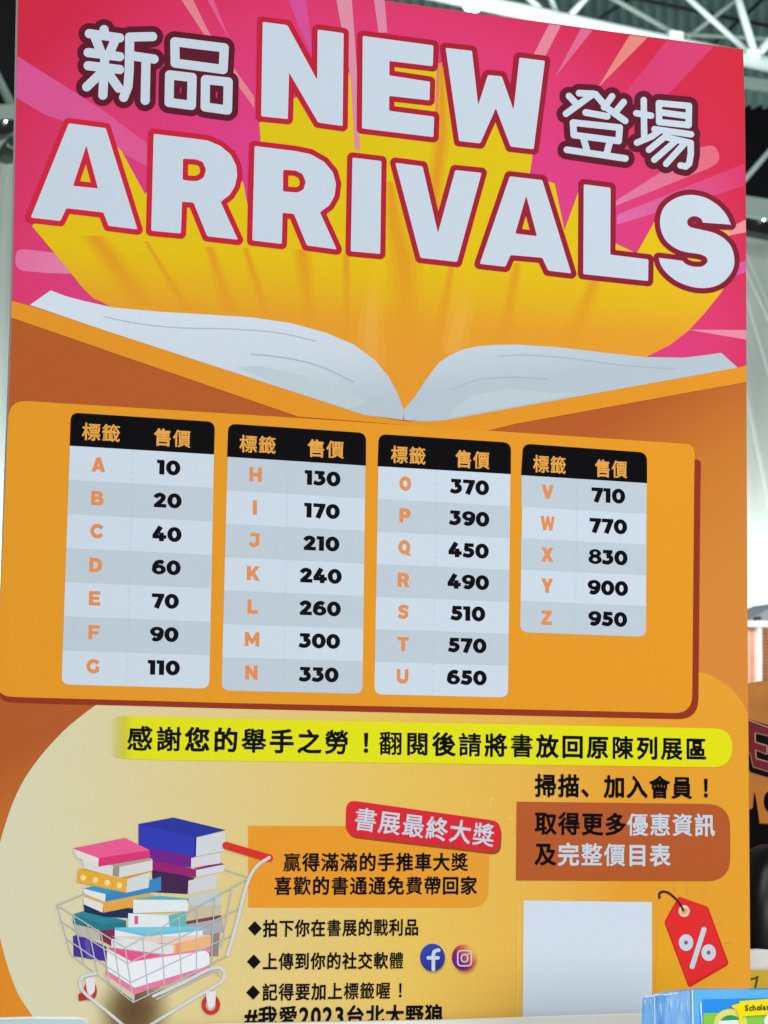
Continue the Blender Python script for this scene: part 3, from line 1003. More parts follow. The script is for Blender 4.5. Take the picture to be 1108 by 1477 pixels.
S = Sheet()
S.poly(k(ell(420, 1000, 200, 120, 40)), grad('drawn_shadow', tuple(k([(430, 1010)])[0]), tuple(k([(630, 1010)])[0]),
                                              [(0, (96, 74, 50)), (1, (150, 116, 70))], True, [(0.1, .9), (.95, 0)]), 4)
cart = S.put('trolley_drawing', board, 'printed drawing of a wire shopping trolley heaped with books')
wp, wp2, wp3 = (208, 212, 218), (222, 228, 236), (196, 186, 176)
BOOKS = [
    [([(660, 520), (805, 492), (803, 560), (680, 575)], (190, 200, 202)), ([(655, 560), (805, 555), (805, 600), (655, 632)], (196, 186, 160)), ([(655, 625), (805, 598), (806, 618), (655, 640)], (120, 70, 60))],
    [([(650, 640), (810, 612), (816, 670), (720, 695)], (170, 168, 176)), ([(735, 690), (800, 672), (792, 776), (740, 776)], (140, 130, 136))],
    [([(505, 395), (690, 437), (664, 508), (512, 500)], (66, 38, 76)), ([(664, 450), (787, 420), (784, 484), (661, 509)], (204, 206, 212))],
    [([(490, 352), (697, 402), (697, 436), (500, 402)], (150, 34, 112)), ([(697, 402), (822, 379), (820, 410), (697, 434)], wp), ([(690, 396), (800, 372), (822, 379), (697, 404)], (140, 40, 110))],
    [([(470, 290), (690, 345), (676, 394), (485, 362)], (112, 34, 136)), ([(676, 352), (804, 330), (801, 375), (675, 393)], wp)],
    [([(448, 205), (599, 177), (824, 231), (697, 263)], (42, 54, 158)), ([(448, 205), (697, 263), (692, 346), (448, 302)], (50, 60, 178)), ([(697, 263), (822, 236), (820, 321), (694, 346)], (206, 210, 218)), ([(690, 262), (699, 262), (696, 346), (688, 345)], (36, 46, 140))],
    [([(165, 690), (190, 680), (310, 735), (310, 798), (168, 776)], (72, 50, 150)), ([(215, 700), (235, 705), (245, 790), (225, 787)], (96, 78, 172))],
    [([(170, 640), (290, 668), (288, 706), (185, 690)], (186, 178, 168)), ([(280, 660), (350, 655), (342, 738), (284, 706)], (124, 46, 76))],
    [([(165, 595), (215, 580), (395, 622), (395, 655), (290, 664), (165, 636)], (36, 118, 134)), ([(165, 595), (215, 580), (395, 622), (300, 640)], (46, 130, 148))],
    [([(210, 553), (430, 570), (425, 612), (300, 606), (215, 585)], (28, 48, 84))],
    [([(210, 517), (425, 490), (515, 512), (430, 562), (296, 552)], (214, 170, 84)), ([(210, 519), (296, 550), (293, 588), (212, 552)], (224, 220, 214)), ([(296, 552), (430, 530), (426, 562), (296, 588)], (222, 164, 66))],
    [([(305, 505), (545, 432), (546, 492), (304, 541)], (54, 134, 188)), ([(210, 484), (306, 508), (303, 541), (213, 506)], (222, 226, 232)), ([(210, 484), (330, 455), (420, 470), (306, 508)], (62, 146, 196))],
    [([(188, 400), (370, 392), (497, 414), (400, 442)], (206, 150, 52)), ([(188, 400), (400, 442), (395, 502), (182, 456)], (226, 170, 56)), ([(400, 442), (496, 414), (492, 480), (395, 502)], wp)]
    + [(ell(209 + 52 * i, 437 + 11 * i, 12, 13, 14), (240, 214, 160)) for i in range(4)],
    [([(203, 362), (500, 352), (508, 360), (508, 406), (364, 437), (215, 398)], (214, 214, 212)), ([(203, 362), (500, 352), (505, 362), (366, 390)], (166, 160, 148)), ([(338, 384), (366, 390), (363, 435), (336, 428)], (150, 146, 136))],
    [([(165, 310), (390, 265), (496, 318), (276, 352)], (230, 92, 146)), ([(276, 352), (496, 318), (498, 352), (274, 390)], (216, 54, 116)), ([(165, 312), (276, 352), (273, 390), (182, 350)], (226, 216, 212))],
    [([(425, 528), (540, 515), (665, 528), (655, 545)], (90, 170, 186)), ([(425, 532), (656, 533), (664, 560), (660, 582), (425, 590)], wp2)],
    [([(403, 590), (577, 600), (582, 657), (403, 652)], wp2), ([(577, 600), (652, 584), (652, 650), (582, 657)], (96, 180, 182)), ([(430, 602), (446, 602), (446, 638), (430, 638)], (206, 96, 130))],
    [([(345, 652), (620, 648), (720, 648), (726, 662), (480, 690)], (116, 198, 220)), ([(345, 654), (480, 690), (726, 660), (724, 706), (480, 722), (345, 698)], wp2), ([(345, 650), (480, 678), (726, 654), (726, 664), (480, 692), (345, 662)], (104, 190, 216))],
    [([(330, 700), (606, 728), (606, 774), (330, 738)], (220, 220, 226)), ([(330, 690), (560, 690), (760, 684), (606, 728)], (228, 200, 190)), ([(598, 722), (762, 684), (760, 735), (600, 774)], (234, 178, 120)), ([(610, 722), (632, 716), (632, 762), (610, 768)], (238, 150, 100))],
    [([(312, 738), (550, 772), (425, 800)], (228, 84, 140)), ([(425, 800), (555, 770), (760, 738), (758, 760)], (232, 128, 170)), ([(312, 745), (420, 800), (735, 752), (752, 765), (756, 815), (430, 912), (312, 838)], (230, 234, 242)),
     ([(305, 838), (430, 912), (756, 815), (756, 832), (430, 942), (305, 856)], (228, 120, 160)), ([(305, 856), (430, 942), (430, 970), (320, 890)], (214, 196, 170))],
]
for i, b in enumerate(BOOKS):
    S = Sheet()
    for j, (q, c) in enumerate(b):
        S.poly(k(q), ink(c), 7 + i * 0.5 + j * 0.15)
    S.put('drawn_book', cart)
wire = ink((178, 186, 190))
wire2 = ink((206, 211, 214))
lines = [[(95, 555), (390, 740), (925, 437)], [(95, 555), (215, 505)], [(820, 402), (925, 437)], [(95, 555), (155, 770), (425, 975), (830, 775), (925, 437)], [(390, 740), (425, 975)],
         [(112, 625), (400, 808), (890, 565)], [(135, 700), (413, 890), (862, 680)], [(465, 698), (490, 945)], [(545, 652), (560, 908)], [(622, 608), (632, 873)],
         [(700, 564), (697, 842)], [(776, 521), (762, 808)], [(850, 480), (805, 740)], [(165, 598), (212, 813)], [(228, 638), (272, 858)], [(285, 674), (325, 898)], [(338, 707), (375, 936)]]
S = Sheet().fat([], [k(l) for l in lines], .85, .55, wire, 18)
S.put('wire_basket', cart)
S = Sheet()
S.fat([], [k(smooth_line([(1012, 350), (960, 385), (925, 440), (900, 520), (870, 640), (832, 770)], 4))], 2.3, .6, wire2, 18.6)
S.fat([], [k(smooth_line([(262, 850), (212, 862), (194, 890), (215, 935), (300, 1005), (380, 1072)], 4))], 2.2, .6, wire2, 18.6)
S.fat([], [k(smooth_line([(512, 948), (640, 890), (740, 838), (795, 825), (818, 850), (800, 890), (690, 955), (500, 1072)], 4))], 2.2, .6, wire2, 18.6)
S.fat([], [k(smooth_line([(525, 962), (650, 900), (745, 852), (782, 842), (795, 860)], 4))], 1.2, .6, wire, 18.3)
S.put('trolley_frame', cart)
S = Sheet().fat([], [k([(826, 298), (968, 340)]), k([(968, 340), (1012, 352)])], 5.4, .6, ink((214, 48, 42)), 18)
S.put('handle', cart)
for wheel in (((240, 925, 28, 42), (205, 950)), ((760, 985, 40, 44), None)):
    (cx, cy, rx, ry), ex = wheel
    S = Sheet()
    S.poly([k(ell(cx, cy, rx, ry)), k(ell(cx, cy, rx * .55, ry * .6))], ink((196, 50, 56)), 18)
    S.poly(k(rounded([(cx - 22, cy - 55), (cx + 22, cy - 60), (cx + 18, cy + 5), (cx - 4, cy + 22), (cx - 16, cy)], 10)), ink((222, 222, 228)), 18.3)
    if ex:
        S.poly(k(rounded([(188, 940), (215, 925), (235, 962), (190, 970)], 6)), ink((176, 46, 52)), 17.8)
    S.put('wheel', cart)


# ================================================================== things around the board
def prism(name, pts, y, th, mats, parent=None, side_mat=0):
    """outline given by photo points at depth y, extruded th metres away from the camera"""
    f = [at(px, py, y) for px, py in pts]
    nrm = Vector((0, th, 0))
    n = len(f)
    ar = sum(f[i - 1].x * f[i].z - f[i].x * f[i - 1].z for i in range(n))
    if ar < 0:
        f = f[::-1]
    v = f + [p + nrm for p in f]
    vl = [[Vector((p.x, p.z, 0)) for p in f]]
    tr = tessellate_polygon(vl)
    fs = []
    for t in tr:
        a, b, c = (f[q] for q in t)
        s = (b.x - a.x) * (c.z - a.z) - (b.z - a.z) * (c.x - a.x)
        t = t if s > 0 else (t[0], t[2], t[1])
        fs.append(tuple(t))
        fs.append(tuple(q + n for q in t[::-1]))
    nt_ = len(fs)
    fs += [(i, n + i, n + (i + 1) % n, (i + 1) % n) for i in range(n)]
    ms = mats if isinstance(mats, list) else [mats]
    org = None if parent is not None else (sum(p.x for p in f) / n, y, min(p.z for p in f))
    return link(name, v, fs, ms, parent, [0] * nt_ + [side_mat] * n, origin=org)


def tube(name, a, b, r, mt, parent=None, n=14):
    a, b = Vector(a), Vector(b)
    d = (b - a).normalized()
    u = d.orthogonal().normalized()
    w_ = d.cross(u)
    v = []
    for p in (a, b):
        v += [p + (u * math.cos(2 * math.pi * q / n) + w_ * math.sin(2 * math.pi * q / n)) * r for q in range(n)]
    f = [(q, (q + 1) % n, n + (q + 1) % n, n + q) for q in range(n)] + [tuple(range(n))[::-1], tuple(range(n, 2 * n))]
    o = link(name, v, f, mt, parent, smooth=True, origin=None if parent is not None else a)
    return o


def boxv(c, s):
    x, y, z = c
    a, b, d = s[0] / 2, s[1] / 2, s[2] / 2
    v = [(x + i * a, y + j * b, z + l * d) for i in (-1, 1) for j in (-1, 1) for l in (-1, 1)]
    f = [(0, 1, 3, 2), (4, 6, 7, 5), (0, 4, 5, 1), (2, 3, 7, 6), (0, 2, 6, 4), (1, 5, 7, 3)]
    return v, f


# ---- hall roof
YR = 21.0
steel = solid('white_painted_steel', (232, 244, 240), 0.4, 0.5, amount=0.05, scale=3)
steel_g = solid('pale_green_steel', (176, 196, 184), 0.45, 0.4, amount=0.06, scale=3)
tr = empty('roof_truss', at(900, 40, YR), 'white tubular steel roof truss with crossing struts above the top edge of the board', 'truss')
s_ = pxm(YR)
for nm, a, b, wpx, dy, mt in (
        ('chord', (480, -42), (1180, 108), 24, 0, steel), ('chord', (960, 48), (1140, 58), 6, 1.2, steel_g),
        ('strut', (757, -8), (793, 26), 9, 0, steel), ('strut', (789, -14), (808, 30), 8, 0.3, steel), ('strut', (852, -10), (815, 30), 9.5, 0, steel),
        ('strut', (870, -10), (985, 55), 8, 1.2, steel_g), ('strut', (1075, -10), (992, 54), 6.5, 1.3, steel_g), ('strut', (990, -5), (1078, 74), 9, .4, steel),
        ('strut', (1061, -14), (1090, 82), 12, 0, steel), ('strut', (1130, 36), (1094, 78), 13, 0.2, steel), ('strut', (650, -30), (690, 4), 8, 0.2, steel)):
    tube(nm, at(*a, YR + dy), at(*b, YR + dy), wpx / 2 * s_ * 1.02, mt, tr)
for q in ((808, 28), (975, 51), (1086, 78)):
    c = at(*q, YR - .12)
    v, f = boxv(c, (.18, .05, .10))
    link('gusset_plate', v, f, steel, tr)


def ribbed_sheet(name, a, b, c, d, nrib, depth, mt, nsm=1):
    """corrugated sheet on the quad a b c d"""
    v, f = [], []
    nu = nrib * 4
    nrm = (b - a).cross(d - a).normalized()
    for i in range(nu + 1):
        t = i / nu
        h = depth * (1 if (i % 4) in (1, 2) else 0)
        v += [a.lerp(b, t) + nrm * h, d.lerp(c, t) + nrm * h]
    f = [(2 * i, 2 * i + 2, 2 * i + 3, 2 * i + 1) for i in range(nu)]
    return link(name, v, f, mt)


deck = solid('grey_green_deck', (124, 152, 146), 0.5, 0.3, amount=0.12, scale=2)
ce = ribbed_sheet('ceiling', at(380, 150, YR + 4), at(1400, 160, YR + 4), at(1400, -260, YR + 5.5), at(380, -260, YR + 5.5), 60, .10, deck)
ce['kind'] = 'structure'
pur = solid('dark_purlin', (30, 40, 40), 0.6, 0.3)
for a, b in (((700, -6), (1010, 62)), ((830, -20), (1140, 44)), ((936, -20), (860, 30)), ((1110, -10), (1000, 90))):
    o = tube('purlin', at(*a, YR + 3.4), at(*b, YR + 3.4), 3.4 * s_, pur)
    tag(o, 'dark thin roof purlin behind the white truss', 'purlin', 'dark purlins under the roof deck')

# floodlight
fl = empty('floodlight', at(681, 8, YR - 1), 'blazing round white floodlight on the roof truss at the top of the board', 'lamp')
c0 = Vector(fl.location)
dirn = (Vector(EYE) - c0).normalized()


def disc(name, c, nrm, r0, r1, depth, mt, parent, n=24, cap=True):
    u = nrm.orthogonal().normalized()
    w_ = nrm.cross(u)
    v = []
    for q in range(n):
        e = u * math.cos(2 * math.pi * q / n) + w_ * math.sin(2 * math.pi * q / n)
        v += [c + e * r0, c + e * r1 - nrm * depth]
    f = [(2 * q, 2 * q + 1, (2 * q + 3) % (2 * n), (2 * q + 2) % (2 * n)) for q in range(n)]
    if cap:
        f.append(tuple(range(0, 2 * n, 2)))
    f.append(tuple(range(1, 2 * n, 2))[::-1])
    return link(name, v, f, mt, parent, origin=c)


em = bpy.data.materials.new('lamp_glow')
em.use_nodes = True
eb = em.node_tree.nodes['Principled BSDF']
eb.inputs['Emission Color'].default_value = (0.95, 0.97, 1.0, 1)
eb.inputs['Emission Strength'].default_value = 18
disc('lamp_lens', c0 + dirn * .06, dirn, 10 * s_, 10 * s_, .02, em, fl)
disc('housing', c0 + dirn * .03, dirn, 12 * s_, 8 * s_, .35, steel, fl)
tube('bracket', c0 - dirn * .3, c0 - dirn * .3 + Vector((0, 0, .5)), .03, steel, fl)

# ---- far wall, girders, curtains
YB = 25.0
dark = solid('black_wall_panel', (22, 22, 26), 0.7, 0.2, amount=0.5, scale=1.4)
for nm, x0, x1, lab in (('end_wall', 1020, 1300, 'dark end wall panel between white girders right of the board'), ('end_wall', -300, 120, 'dark end wall panel left of the board')):
    y1 = 360 if x0 > 500 else 260
    o = prism(nm, [(x0, 40 if x0 > 500 else -120), (x1, 40 if x0 > 500 else -120), (x1, y1), (x0, y1)], YB + 1.2, .2, dark)
    tag(o, lab, 'wall')
for x, lab in ((1086, 'r'), (1093, 'r')):
    pass
for (a, b, h, dy, mt, lab) in (((1020, 92), (1220, 126), 15, .6, solid('grey_steel', (96, 104, 102), .5, .4), 'dark grey steel girder under the white truss'),
                               ((1020, 110), (1220, 138), 15, .3, steel_g, 'pale green steel girder above the dark wall'),
                               ((1020, 288), (1220, 318), 28, 0, steel_g, 'wide pale green girder above the right curtain'),
                               ((-160, 164), (80, 160), 21, 0, steel_g, 'pale green girder above the left curtain')):
    q = [(a[0], a[1] - h / 2), (b[0], b[1] - h / 2), (b[0], b[1] + h / 2), (a[0], a[1] + h / 2)]
    tag(prism('girder', q, YB - .4 + dy, .35, mt), lab, 'girder')
sb_ = pxm(YB)
tag(tube('brace', at(1060, 276, YB), at(1150, 172, YB), 4.0 * sb_, steel), 'white diagonal steel brace crossing the dark wall on the right', 'brace')
tag(tube('brace', at(-30, 60, YB), at(20, 158, YB), 6 * sb_, steel_g), 'pale diagonal steel brace crossing the dark wall on the left', 'brace')

cloth = solid('white_tent_cloth', (226, 236, 226), 0.8, 0.1, amount=0.03, scale=.6)
cloth2 = solid('white_seam_tape', (244, 248, 242), 0.7, 0.1, amount=0.02)


def curtain(x0, x1, y0, y1, seams, lab):
    root = empty('curtain', at((x0 + x1) / 2, y1, YB - .6), lab, 'curtain')
    nu, nv = 40, 24
    v, f = [], []

    def pt(px, py):
        t = (py - y0) / (y1 - y0)
        return at(px, py, YB - .6 + 1.8 * (1 - t) ** 2 * 0.6)
    for j in range(nv + 1):
        for i in range(nu + 1):
            px, py = x0 + (x1 - x0) * i / nu, y0 + (y1 - y0) * j / nv
            q = pt(px, py)
            q.y += .010 * math.sin(i * 1.3 + j * .15)
            v.append(q)
    for j in range(nv):
        for i in range(nu):
            a = j * (nu + 1) + i
            f.append((a, a + nu + 1, a + nu + 2, a + 1))
    link('cloth', v, f, cloth, root, smooth=True)
    for a, b, r in seams:
        nn = 10
        for_ = [(a[0] + (b[0] - a[0]) * t / nn, a[1] + (b[1] - a[1]) * t / nn) for t in range(nn + 1)]
        vv, ff_ = [], []
        for px, py in for_:
            for dx in (-r, r):
                q = pt(px + dx, py)
                q.y -= .13
                vv.append(q)
            for dx in (r, -r):
                q = pt(px + dx, py)
                q.y -= .10
                vv.append(q)
        for t in range(nn):
            b_ = 4 * t
            for e in range(4):
                ff_.append((b_ + e, b_ + (e + 1) % 4, b_ + 4 + (e + 1) % 4, b_ + 4 + e))
        link('seam', vv, ff_, cloth2, root)
    return root


curtain(1010, 1260, 318, 905, [((1094, 318), (1160, 470), 1.2), ((1062, 350), (1190, 640), 1.2), ((1060, 370), (1190, 650), 1.4), ((1066, 412), (1180, 800), 1.5), ((1068, 552), (1140, 905), 2.0)],
        'large pale tent curtain with slanting white seams right of the board')
curtain(-200, 90, 176, 905, [((12.5, 200), (-30, 640), 1.1), ((6, 222), (-40, 480), .9), ((19, 250), (4, 640), 1.0)], 'large pale tent curtain left of the board')
blk = solid('black_lamp_paint', (10, 10, 12), .4, .5)
for (q, lab, cat) in (([(-40, 174), (8, 172), (22, 172), (26, 186), (10, 194), (-40, 194)], 'black lamp box at the top of the left curtain', 'lamp box'),
                      ([(1060, 311), (1150, 326), (1150, 346), (1085, 334), (1060, 326)], 'dark lamp box at the top of the right curtain', 'lamp box')):
    c = at(sum(p[0] for p in q) / len(q), q[-1][1], YB - .9)
    r0 = empty('lamp_box', c, lab, cat)
    prism('body', q, YB - 1.0, .3, blk, r0)
    lc = (8.5, 175) if q[0][0] < 500 else (1102, 317)
    d2 = at(*lc, YB - 1.06)
    disc('bulb', d2, (Vector(EYE) - d2).normalized(), 1.1 * sb_, 1.1 * sb_, .03, em, r0, 12)
dk = solid('dark_green_grey', (58, 72, 64), .6, .3)
hd = empty('hanging_drum', at(14, 224, YB - 1.4), 'dark grey drum lamp with a pale rim hanging before the left curtain', 'lamp')
prism('drum', [(4, 212), (12, 198), (34, 190), (40, 222), (20, 226), (6, 222)], YB - 1.4, .4, dk, hd)
rim = [(9, 206), (14, 212), (24, 214)]
for i in range(2):
    tube('rim', at(*rim[i], YB - 1.45), at(*rim[i + 1], YB - 1.45), 1.3 * sb_, steel_g, hd)

# ---- kiosk behind, right
YK = 12.0
ks = empty('kiosk', at(1140, 1010, YK), 'white framed kiosk with pink panel and brown slatted blind right of the board', 'kiosk')
kw = solid('white_frame_paint', (240, 244, 246), .45, .4, amount=.03)
prism('roof', [(1040, 903), (1084, 892), (1104, 881), (1130, 868), (1220, 900), (1220, 898)], YK + .6, .5, solid('grey_canopy', (150, 160, 168), .7, .2), ks)
prism('vent', [(1092, 890), (1098, 889), (1098, 894), (1092, 894)], YK + .5, .06, blk, ks)
prism('beam', [(1030, 895), (1230, 896), (1230, 905), (1030, 904)], YK, .12, kw, ks)
prism('post', [(1093, 904), (1099, 904), (1100, 1040), (1094, 1040)], YK + .02, .08, kw, ks)
pk = solid('pink_wood_panel', (226, 184, 160), .6, .3, amount=.12, scale=5)
prism('side_panel', [(1030, 904), (1093, 904), (1094, 1040), (1030, 1040)], YK + .06, .05, pk, ks)
for x in (1083, 1086.5, 1090.6):
    prism('batten', [(x, 905), (x + 1, 905), (x + 1.5, 1040), (x + .5, 1040)], YK + .05, .02, solid('rose_batten', (190, 140, 126), .6, .3), ks)
bl_v, bl_f = [], []
sk = pxm(YK)
for i in range(26):
    y = 905 + i * 5.0
    for (a, b) in (((1099, y), (1200, y + 3.1)),):
        p0, p1, p2, p3 = at(a[0], a[1], YK + .05), at(b[0], a[1] + .4, YK + .05), at(b[0], b[1] + .4, YK + .01), at(a[0], b[1], YK + .01)
        bb = len(bl_v)
        bl_v += [p0, p1, p2, p3, p0 + Vector((0, .006, 0)), p1 + Vector((0, .006, 0)), p2 + Vector((0, .006, 0)), p3 + Vector((0, .006, 0))]
        bl_f += [(bb, bb + 3, bb + 2, bb + 1), (bb + 4, bb + 5, bb + 6, bb + 7), (bb, bb + 1, bb + 5, bb + 4), (bb + 3, bb + 7, bb + 6, bb + 2)]
link('blind', bl_v, bl_f, solid('tan_slat', (220, 164, 118), .5, .3), ks)
prism('backing', [(1099, 904), (1200, 904), (1200, 1040), (1099, 1040)], YK + .1, .04, solid('brown_backing', (120, 78, 52), .6, .3), ks)

# ---- poster behind, right, with a big letter E
YP = 1.4
po = empty('poster_board', at(1150, 1420, YP), 'brown poster board with a large maroon letter E behind the right edge of the board', 'poster')
prism('panel', [(1060, 989), (1108, 981), (1240, 960), (1240, 1560), (1060, 1560)], YP, .02, solid('brown_print', (194, 126, 54), .5, .3, amount=.16, scale=9), po)


def flat(name, pts, y, mt, th=.0006):
    return prism(name, pts, y, th, mt, po)


flat('letter_shadow', [(1070, 1034), (1140, 1056), (1140, 1128), (1108, 1121), (1084, 1114), (1076, 1104), (1070, 1090)], YP - .0020, ink((20, 14, 18)))
e_out = [(1070, 1033.5), (1080, 1037), (1140, 1059), (1140, 1073), (1112, 1066), (1110, 1062), (1088.5, 1056), (1090, 1069.5), (1106.5, 1074), (1106.5, 1088.5), (1088.5, 1081), (1091, 1095), (1140, 1110), (1140, 1124), (1086.5, 1107), (1070, 1102)]
E_in = cr(1068, 1040, 8.2, [(0, 5), (100, 18), (170, 40), (330, 95), (335, 130), (172, 130), (172, 240), (310, 280), (308, 385), (172, 332), (180, 440), (340, 500), (340, 590), (160, 530), (125, 350), (95, 330), (0, 320)])
E_body = [(1070, 1035.5), (1106, 1049), (1140, 1060), (1140, 1072), (1106, 1060), (1088.6, 1056), (1089, 1071), (1106, 1076), (1106, 1087), (1089, 1080.5), (1090.5, 1094.5), (1140, 1109), (1140, 1122), (1087, 1105.5), (1083, 1086), (1070, 1080)]
eo, ef = grow([[E_body]], [], 1.3, .5)
vv = [at(a, b, YP - .0034) for a, b in eo]
ar = lambda f: sum(vv[f[i - 1]].x * vv[f[i]].z - vv[f[i]].x * vv[f[i - 1]].z for i in range(len(f)))
link('letter_outline', vv, [f if ar(f) > 0 else f[::-1] for f in ef], ink((212, 168, 128)), po)
flat('letter', E_body, YP - .0050, ink((124, 44, 54)))
flat('orange_patch', [(1070, 1124), (1140, 1142), (1140, 1190), (1096, 1187), (1090.5, 1150), (1088, 1142), (1086, 1165), (1080, 1168), (1070, 1168)], YP - .0020, ink((206, 128, 56)))
flat('black_patch', [(1060, 1172), (1080, 1168.5), (1086.2, 1166), (1088, 1142), (1090.2, 1150), (1095.5, 1188), (1140, 1191), (1140, 1480), (1060, 1480)], YP - .0034, ink((12, 12, 14)))
flat('dark_ring', ell(1112, 1156, 10, 16), YP - .0034, ink((16, 14, 18)))

# black glossy bulge in front of the poster's lower half
gb = solid('glossy_black_plastic', (4, 4, 5), .3, .35, amount=.2, scale=5)
v, f = [], []
cc0 = at(1128, 1330, 1.0)
nu, nv = 28, 18
for j in range(nv + 1):
    th = math.pi * j / nv
    for i in range(nu):
        ph = 2 * math.pi * i / nu
        rr_ = 1 + .05 * math.sin(3 * ph + 2 * th) + .03 * math.sin(7 * ph)
        v.append(cc0 + Vector((.15 * rr_ * math.sin(th) ** .6 * math.cos(ph), .10 * math.sin(th) ** .6 * math.sin(ph), .20 * math.cos(th))))
for j in range(nv):
    for i in range(nu):
        f.append((j * nu + i, (j + 1) * nu + i, (j + 1) * nu + (i + 1) % nu, j * nu + (i + 1) % nu))
bag = link('black_bag', v, f, gb, None, smooth=True, origin=cc0 - Vector((0, 0, .20)))
tag(bag, 'glossy black bulging bundle behind the lower right edge of the board', 'bag')

# white foam sheet and yellow card behind the board's lower right edge
ws = prism('foam_sheet', [(1060, 1371), (1084, 1371), (1100, 1369.5), (1118, 1371), (1160, 1370), (1160, 1520), (1060, 1520)], .34, .03, solid('white_foam', (236, 236, 236), .8, .2, amount=.04, scale=40))
tag(ws, 'white foam sheet with a rough top edge behind the yellow card', 'foam sheet')
yc = empty('yellow_card', at(1110, 1510, .24), 'yellow card marked with the figure 7 above the blue book pack', 'card')
prism('card', [(1060, 1401), (1160, 1398), (1160, 1520), (1060, 1520)], .24, .01, solid('yellow_card', (214, 180, 44), .5, .3, amount=.08), yc)
sv, sf = grow([], [cr(960, 1380, 7.486, [(930, 240), (968, 232)]), cr(960, 1380, 7.486, [(968, 232), (996, 215), (968, 345)])], 1.4, .4)
vv = [at(a, b, .2392) for a, b in sv]
link('figure', vv, [q if ar(q) > 0 else q[::-1] for q in sf], ink((98, 74, 40)), yc)

# white ledge in front of the board's foot
lg = prism('white_ledge', [(120, 1483.5), (330, 1477), (640, 1471.8), (935, 1462.5), (1010, 1461), (1010, 1560), (120, 1560)], -.035, .02, solid('cream_foam', (226, 226, 218), .7, .3, amount=.03))
tag(lg, 'cream white ledge crossing the foot of the board', 'ledge')

# shrink wrapped book pack, lower right
YQ = -.62
pk_ = empty('book_pack', at(1040, 1640, YQ), 'blue shrink wrapped pack of books with a lettered yellow strip, lower right corner', 'book pack')
Lf = at(927, 1440, YQ + .03)
Ed = at(1001, 1428, YQ)
Rt = at(1230, 1427, YQ + .02)
Lb, Eb, Rb = at(918, 1640, YQ + .03), at(1003, 1640, YQ), at(1236, 1640, YQ + .02)
dp = Vector((0.02, .035, 0))
mid = Lf.lerp(Ed, .42) + Vector((0, -.004, .004))
midb = Lb.lerp(Eb, .42) + Vector((0, -.004, 0))
bluem = solid('blue_cover', (92, 180, 242), .25, .5, amount=.06, scale=14)


def streaky(name, c0, c1):
    mt, nt, b = base_mat(name, .22, .5)
    tc = nt.nodes.new('ShaderNodeTexCoord')
    mp = nt.nodes.new('ShaderNodeMapping')
    mp.inputs['Scale'].default_value = (70, 60, 16)
    nz = nt.nodes.new('ShaderNodeTexNoise')
    nz.inputs['Scale'].default_value = 1.0
    nz.inputs['Detail'].default_value = 4
    crp = nt.nodes.new('ShaderNodeValToRGB')
    crp.color_ramp.elements[0].position = .35
    crp.color_ramp.elements[1].position = .68
    crp.color_ramp.elements[0].color = (*lin(c0), 1)
    crp.color_ramp.elements[1].color = (*lin(c1), 1)
    nt.links.new(tc.outputs['Object'], mp.inputs[0])
    nt.links.new(mp.outputs[0], nz.inputs['Vector'])
    nt.links.new(nz.outputs['Fac'], crp.inputs[0])
    nt.links.new(crp.outputs[0], b.inputs['Base Color'])
    bp = nt.nodes.new('ShaderNodeBump')
    bp.inputs['Strength'].default_value = .12
    bp.inputs['Distance'].default_value = .004
    nt.links.new(nz.outputs['Fac'], bp.inputs['Height'])
    nt.links.new(bp.outputs[0], b.inputs['Normal'])
    return mt


spm = streaky('blue_spines', (80, 146, 218), (128, 188, 240))
V = [Lf, mid, Ed, Rt, Lb, midb, Eb, Rb, Lf + dp, mid + dp, Ed + dp, Rt + dp, Lb + dp, midb + dp, Eb + dp, Rb + dp]
FC = [(0, 4, 5, 1), (1, 5, 6, 2), (2, 6, 7, 3), (0, 1, 9, 8), (1, 2, 10, 9), (2, 3, 11, 10), (3, 7, 15, 11), (0, 8, 12, 4), (8, 9, 13, 12), (9, 10, 14, 13), (10, 11, 15, 14)]
link('cover', V, FC, [bluem, spm], pk_, [1, 1, 0, 0, 0, 0, 0, 1, 0, 0, 0])
# front artwork: flat sheets on the front face plane Ed-Rt-Rb-Eb
fx = (Rt - Ed)
fz = (Eb - Ed)
fn = fx.cross(fz).normalized()
if fn.y > 0:
    fn = -fn


def onfront(px, py, lift):
    d = Vector(ray(px, py))
    e = Vector(EYE)
    t = (Ed - e).dot(fn) / d.dot(fn)
    return e + d * t + fn * lift


def fsheet(name, pts, lift, mt, parent=None, faces=None):
    v = [onfront(a, b, lift) for a, b in pts]
    if faces is None:
        tr_ = tessellate_polygon([[Vector((p.x, p.z, 0)) for p in v]])
        faces = [tuple(t) for t in tr_]
    out = []
    for q in faces:
        s = sum(v[q[i - 1]].x * v[q[i]].z - v[q[i]].x * v[q[i - 1]].z for i in range(len(q)))
        out.append(q if s > 0 else tuple(q)[::-1])
    return link(name, v, out, mt, parent or pk_)


def q7(pts):
    return cr(960, 1380, 7.486, pts)


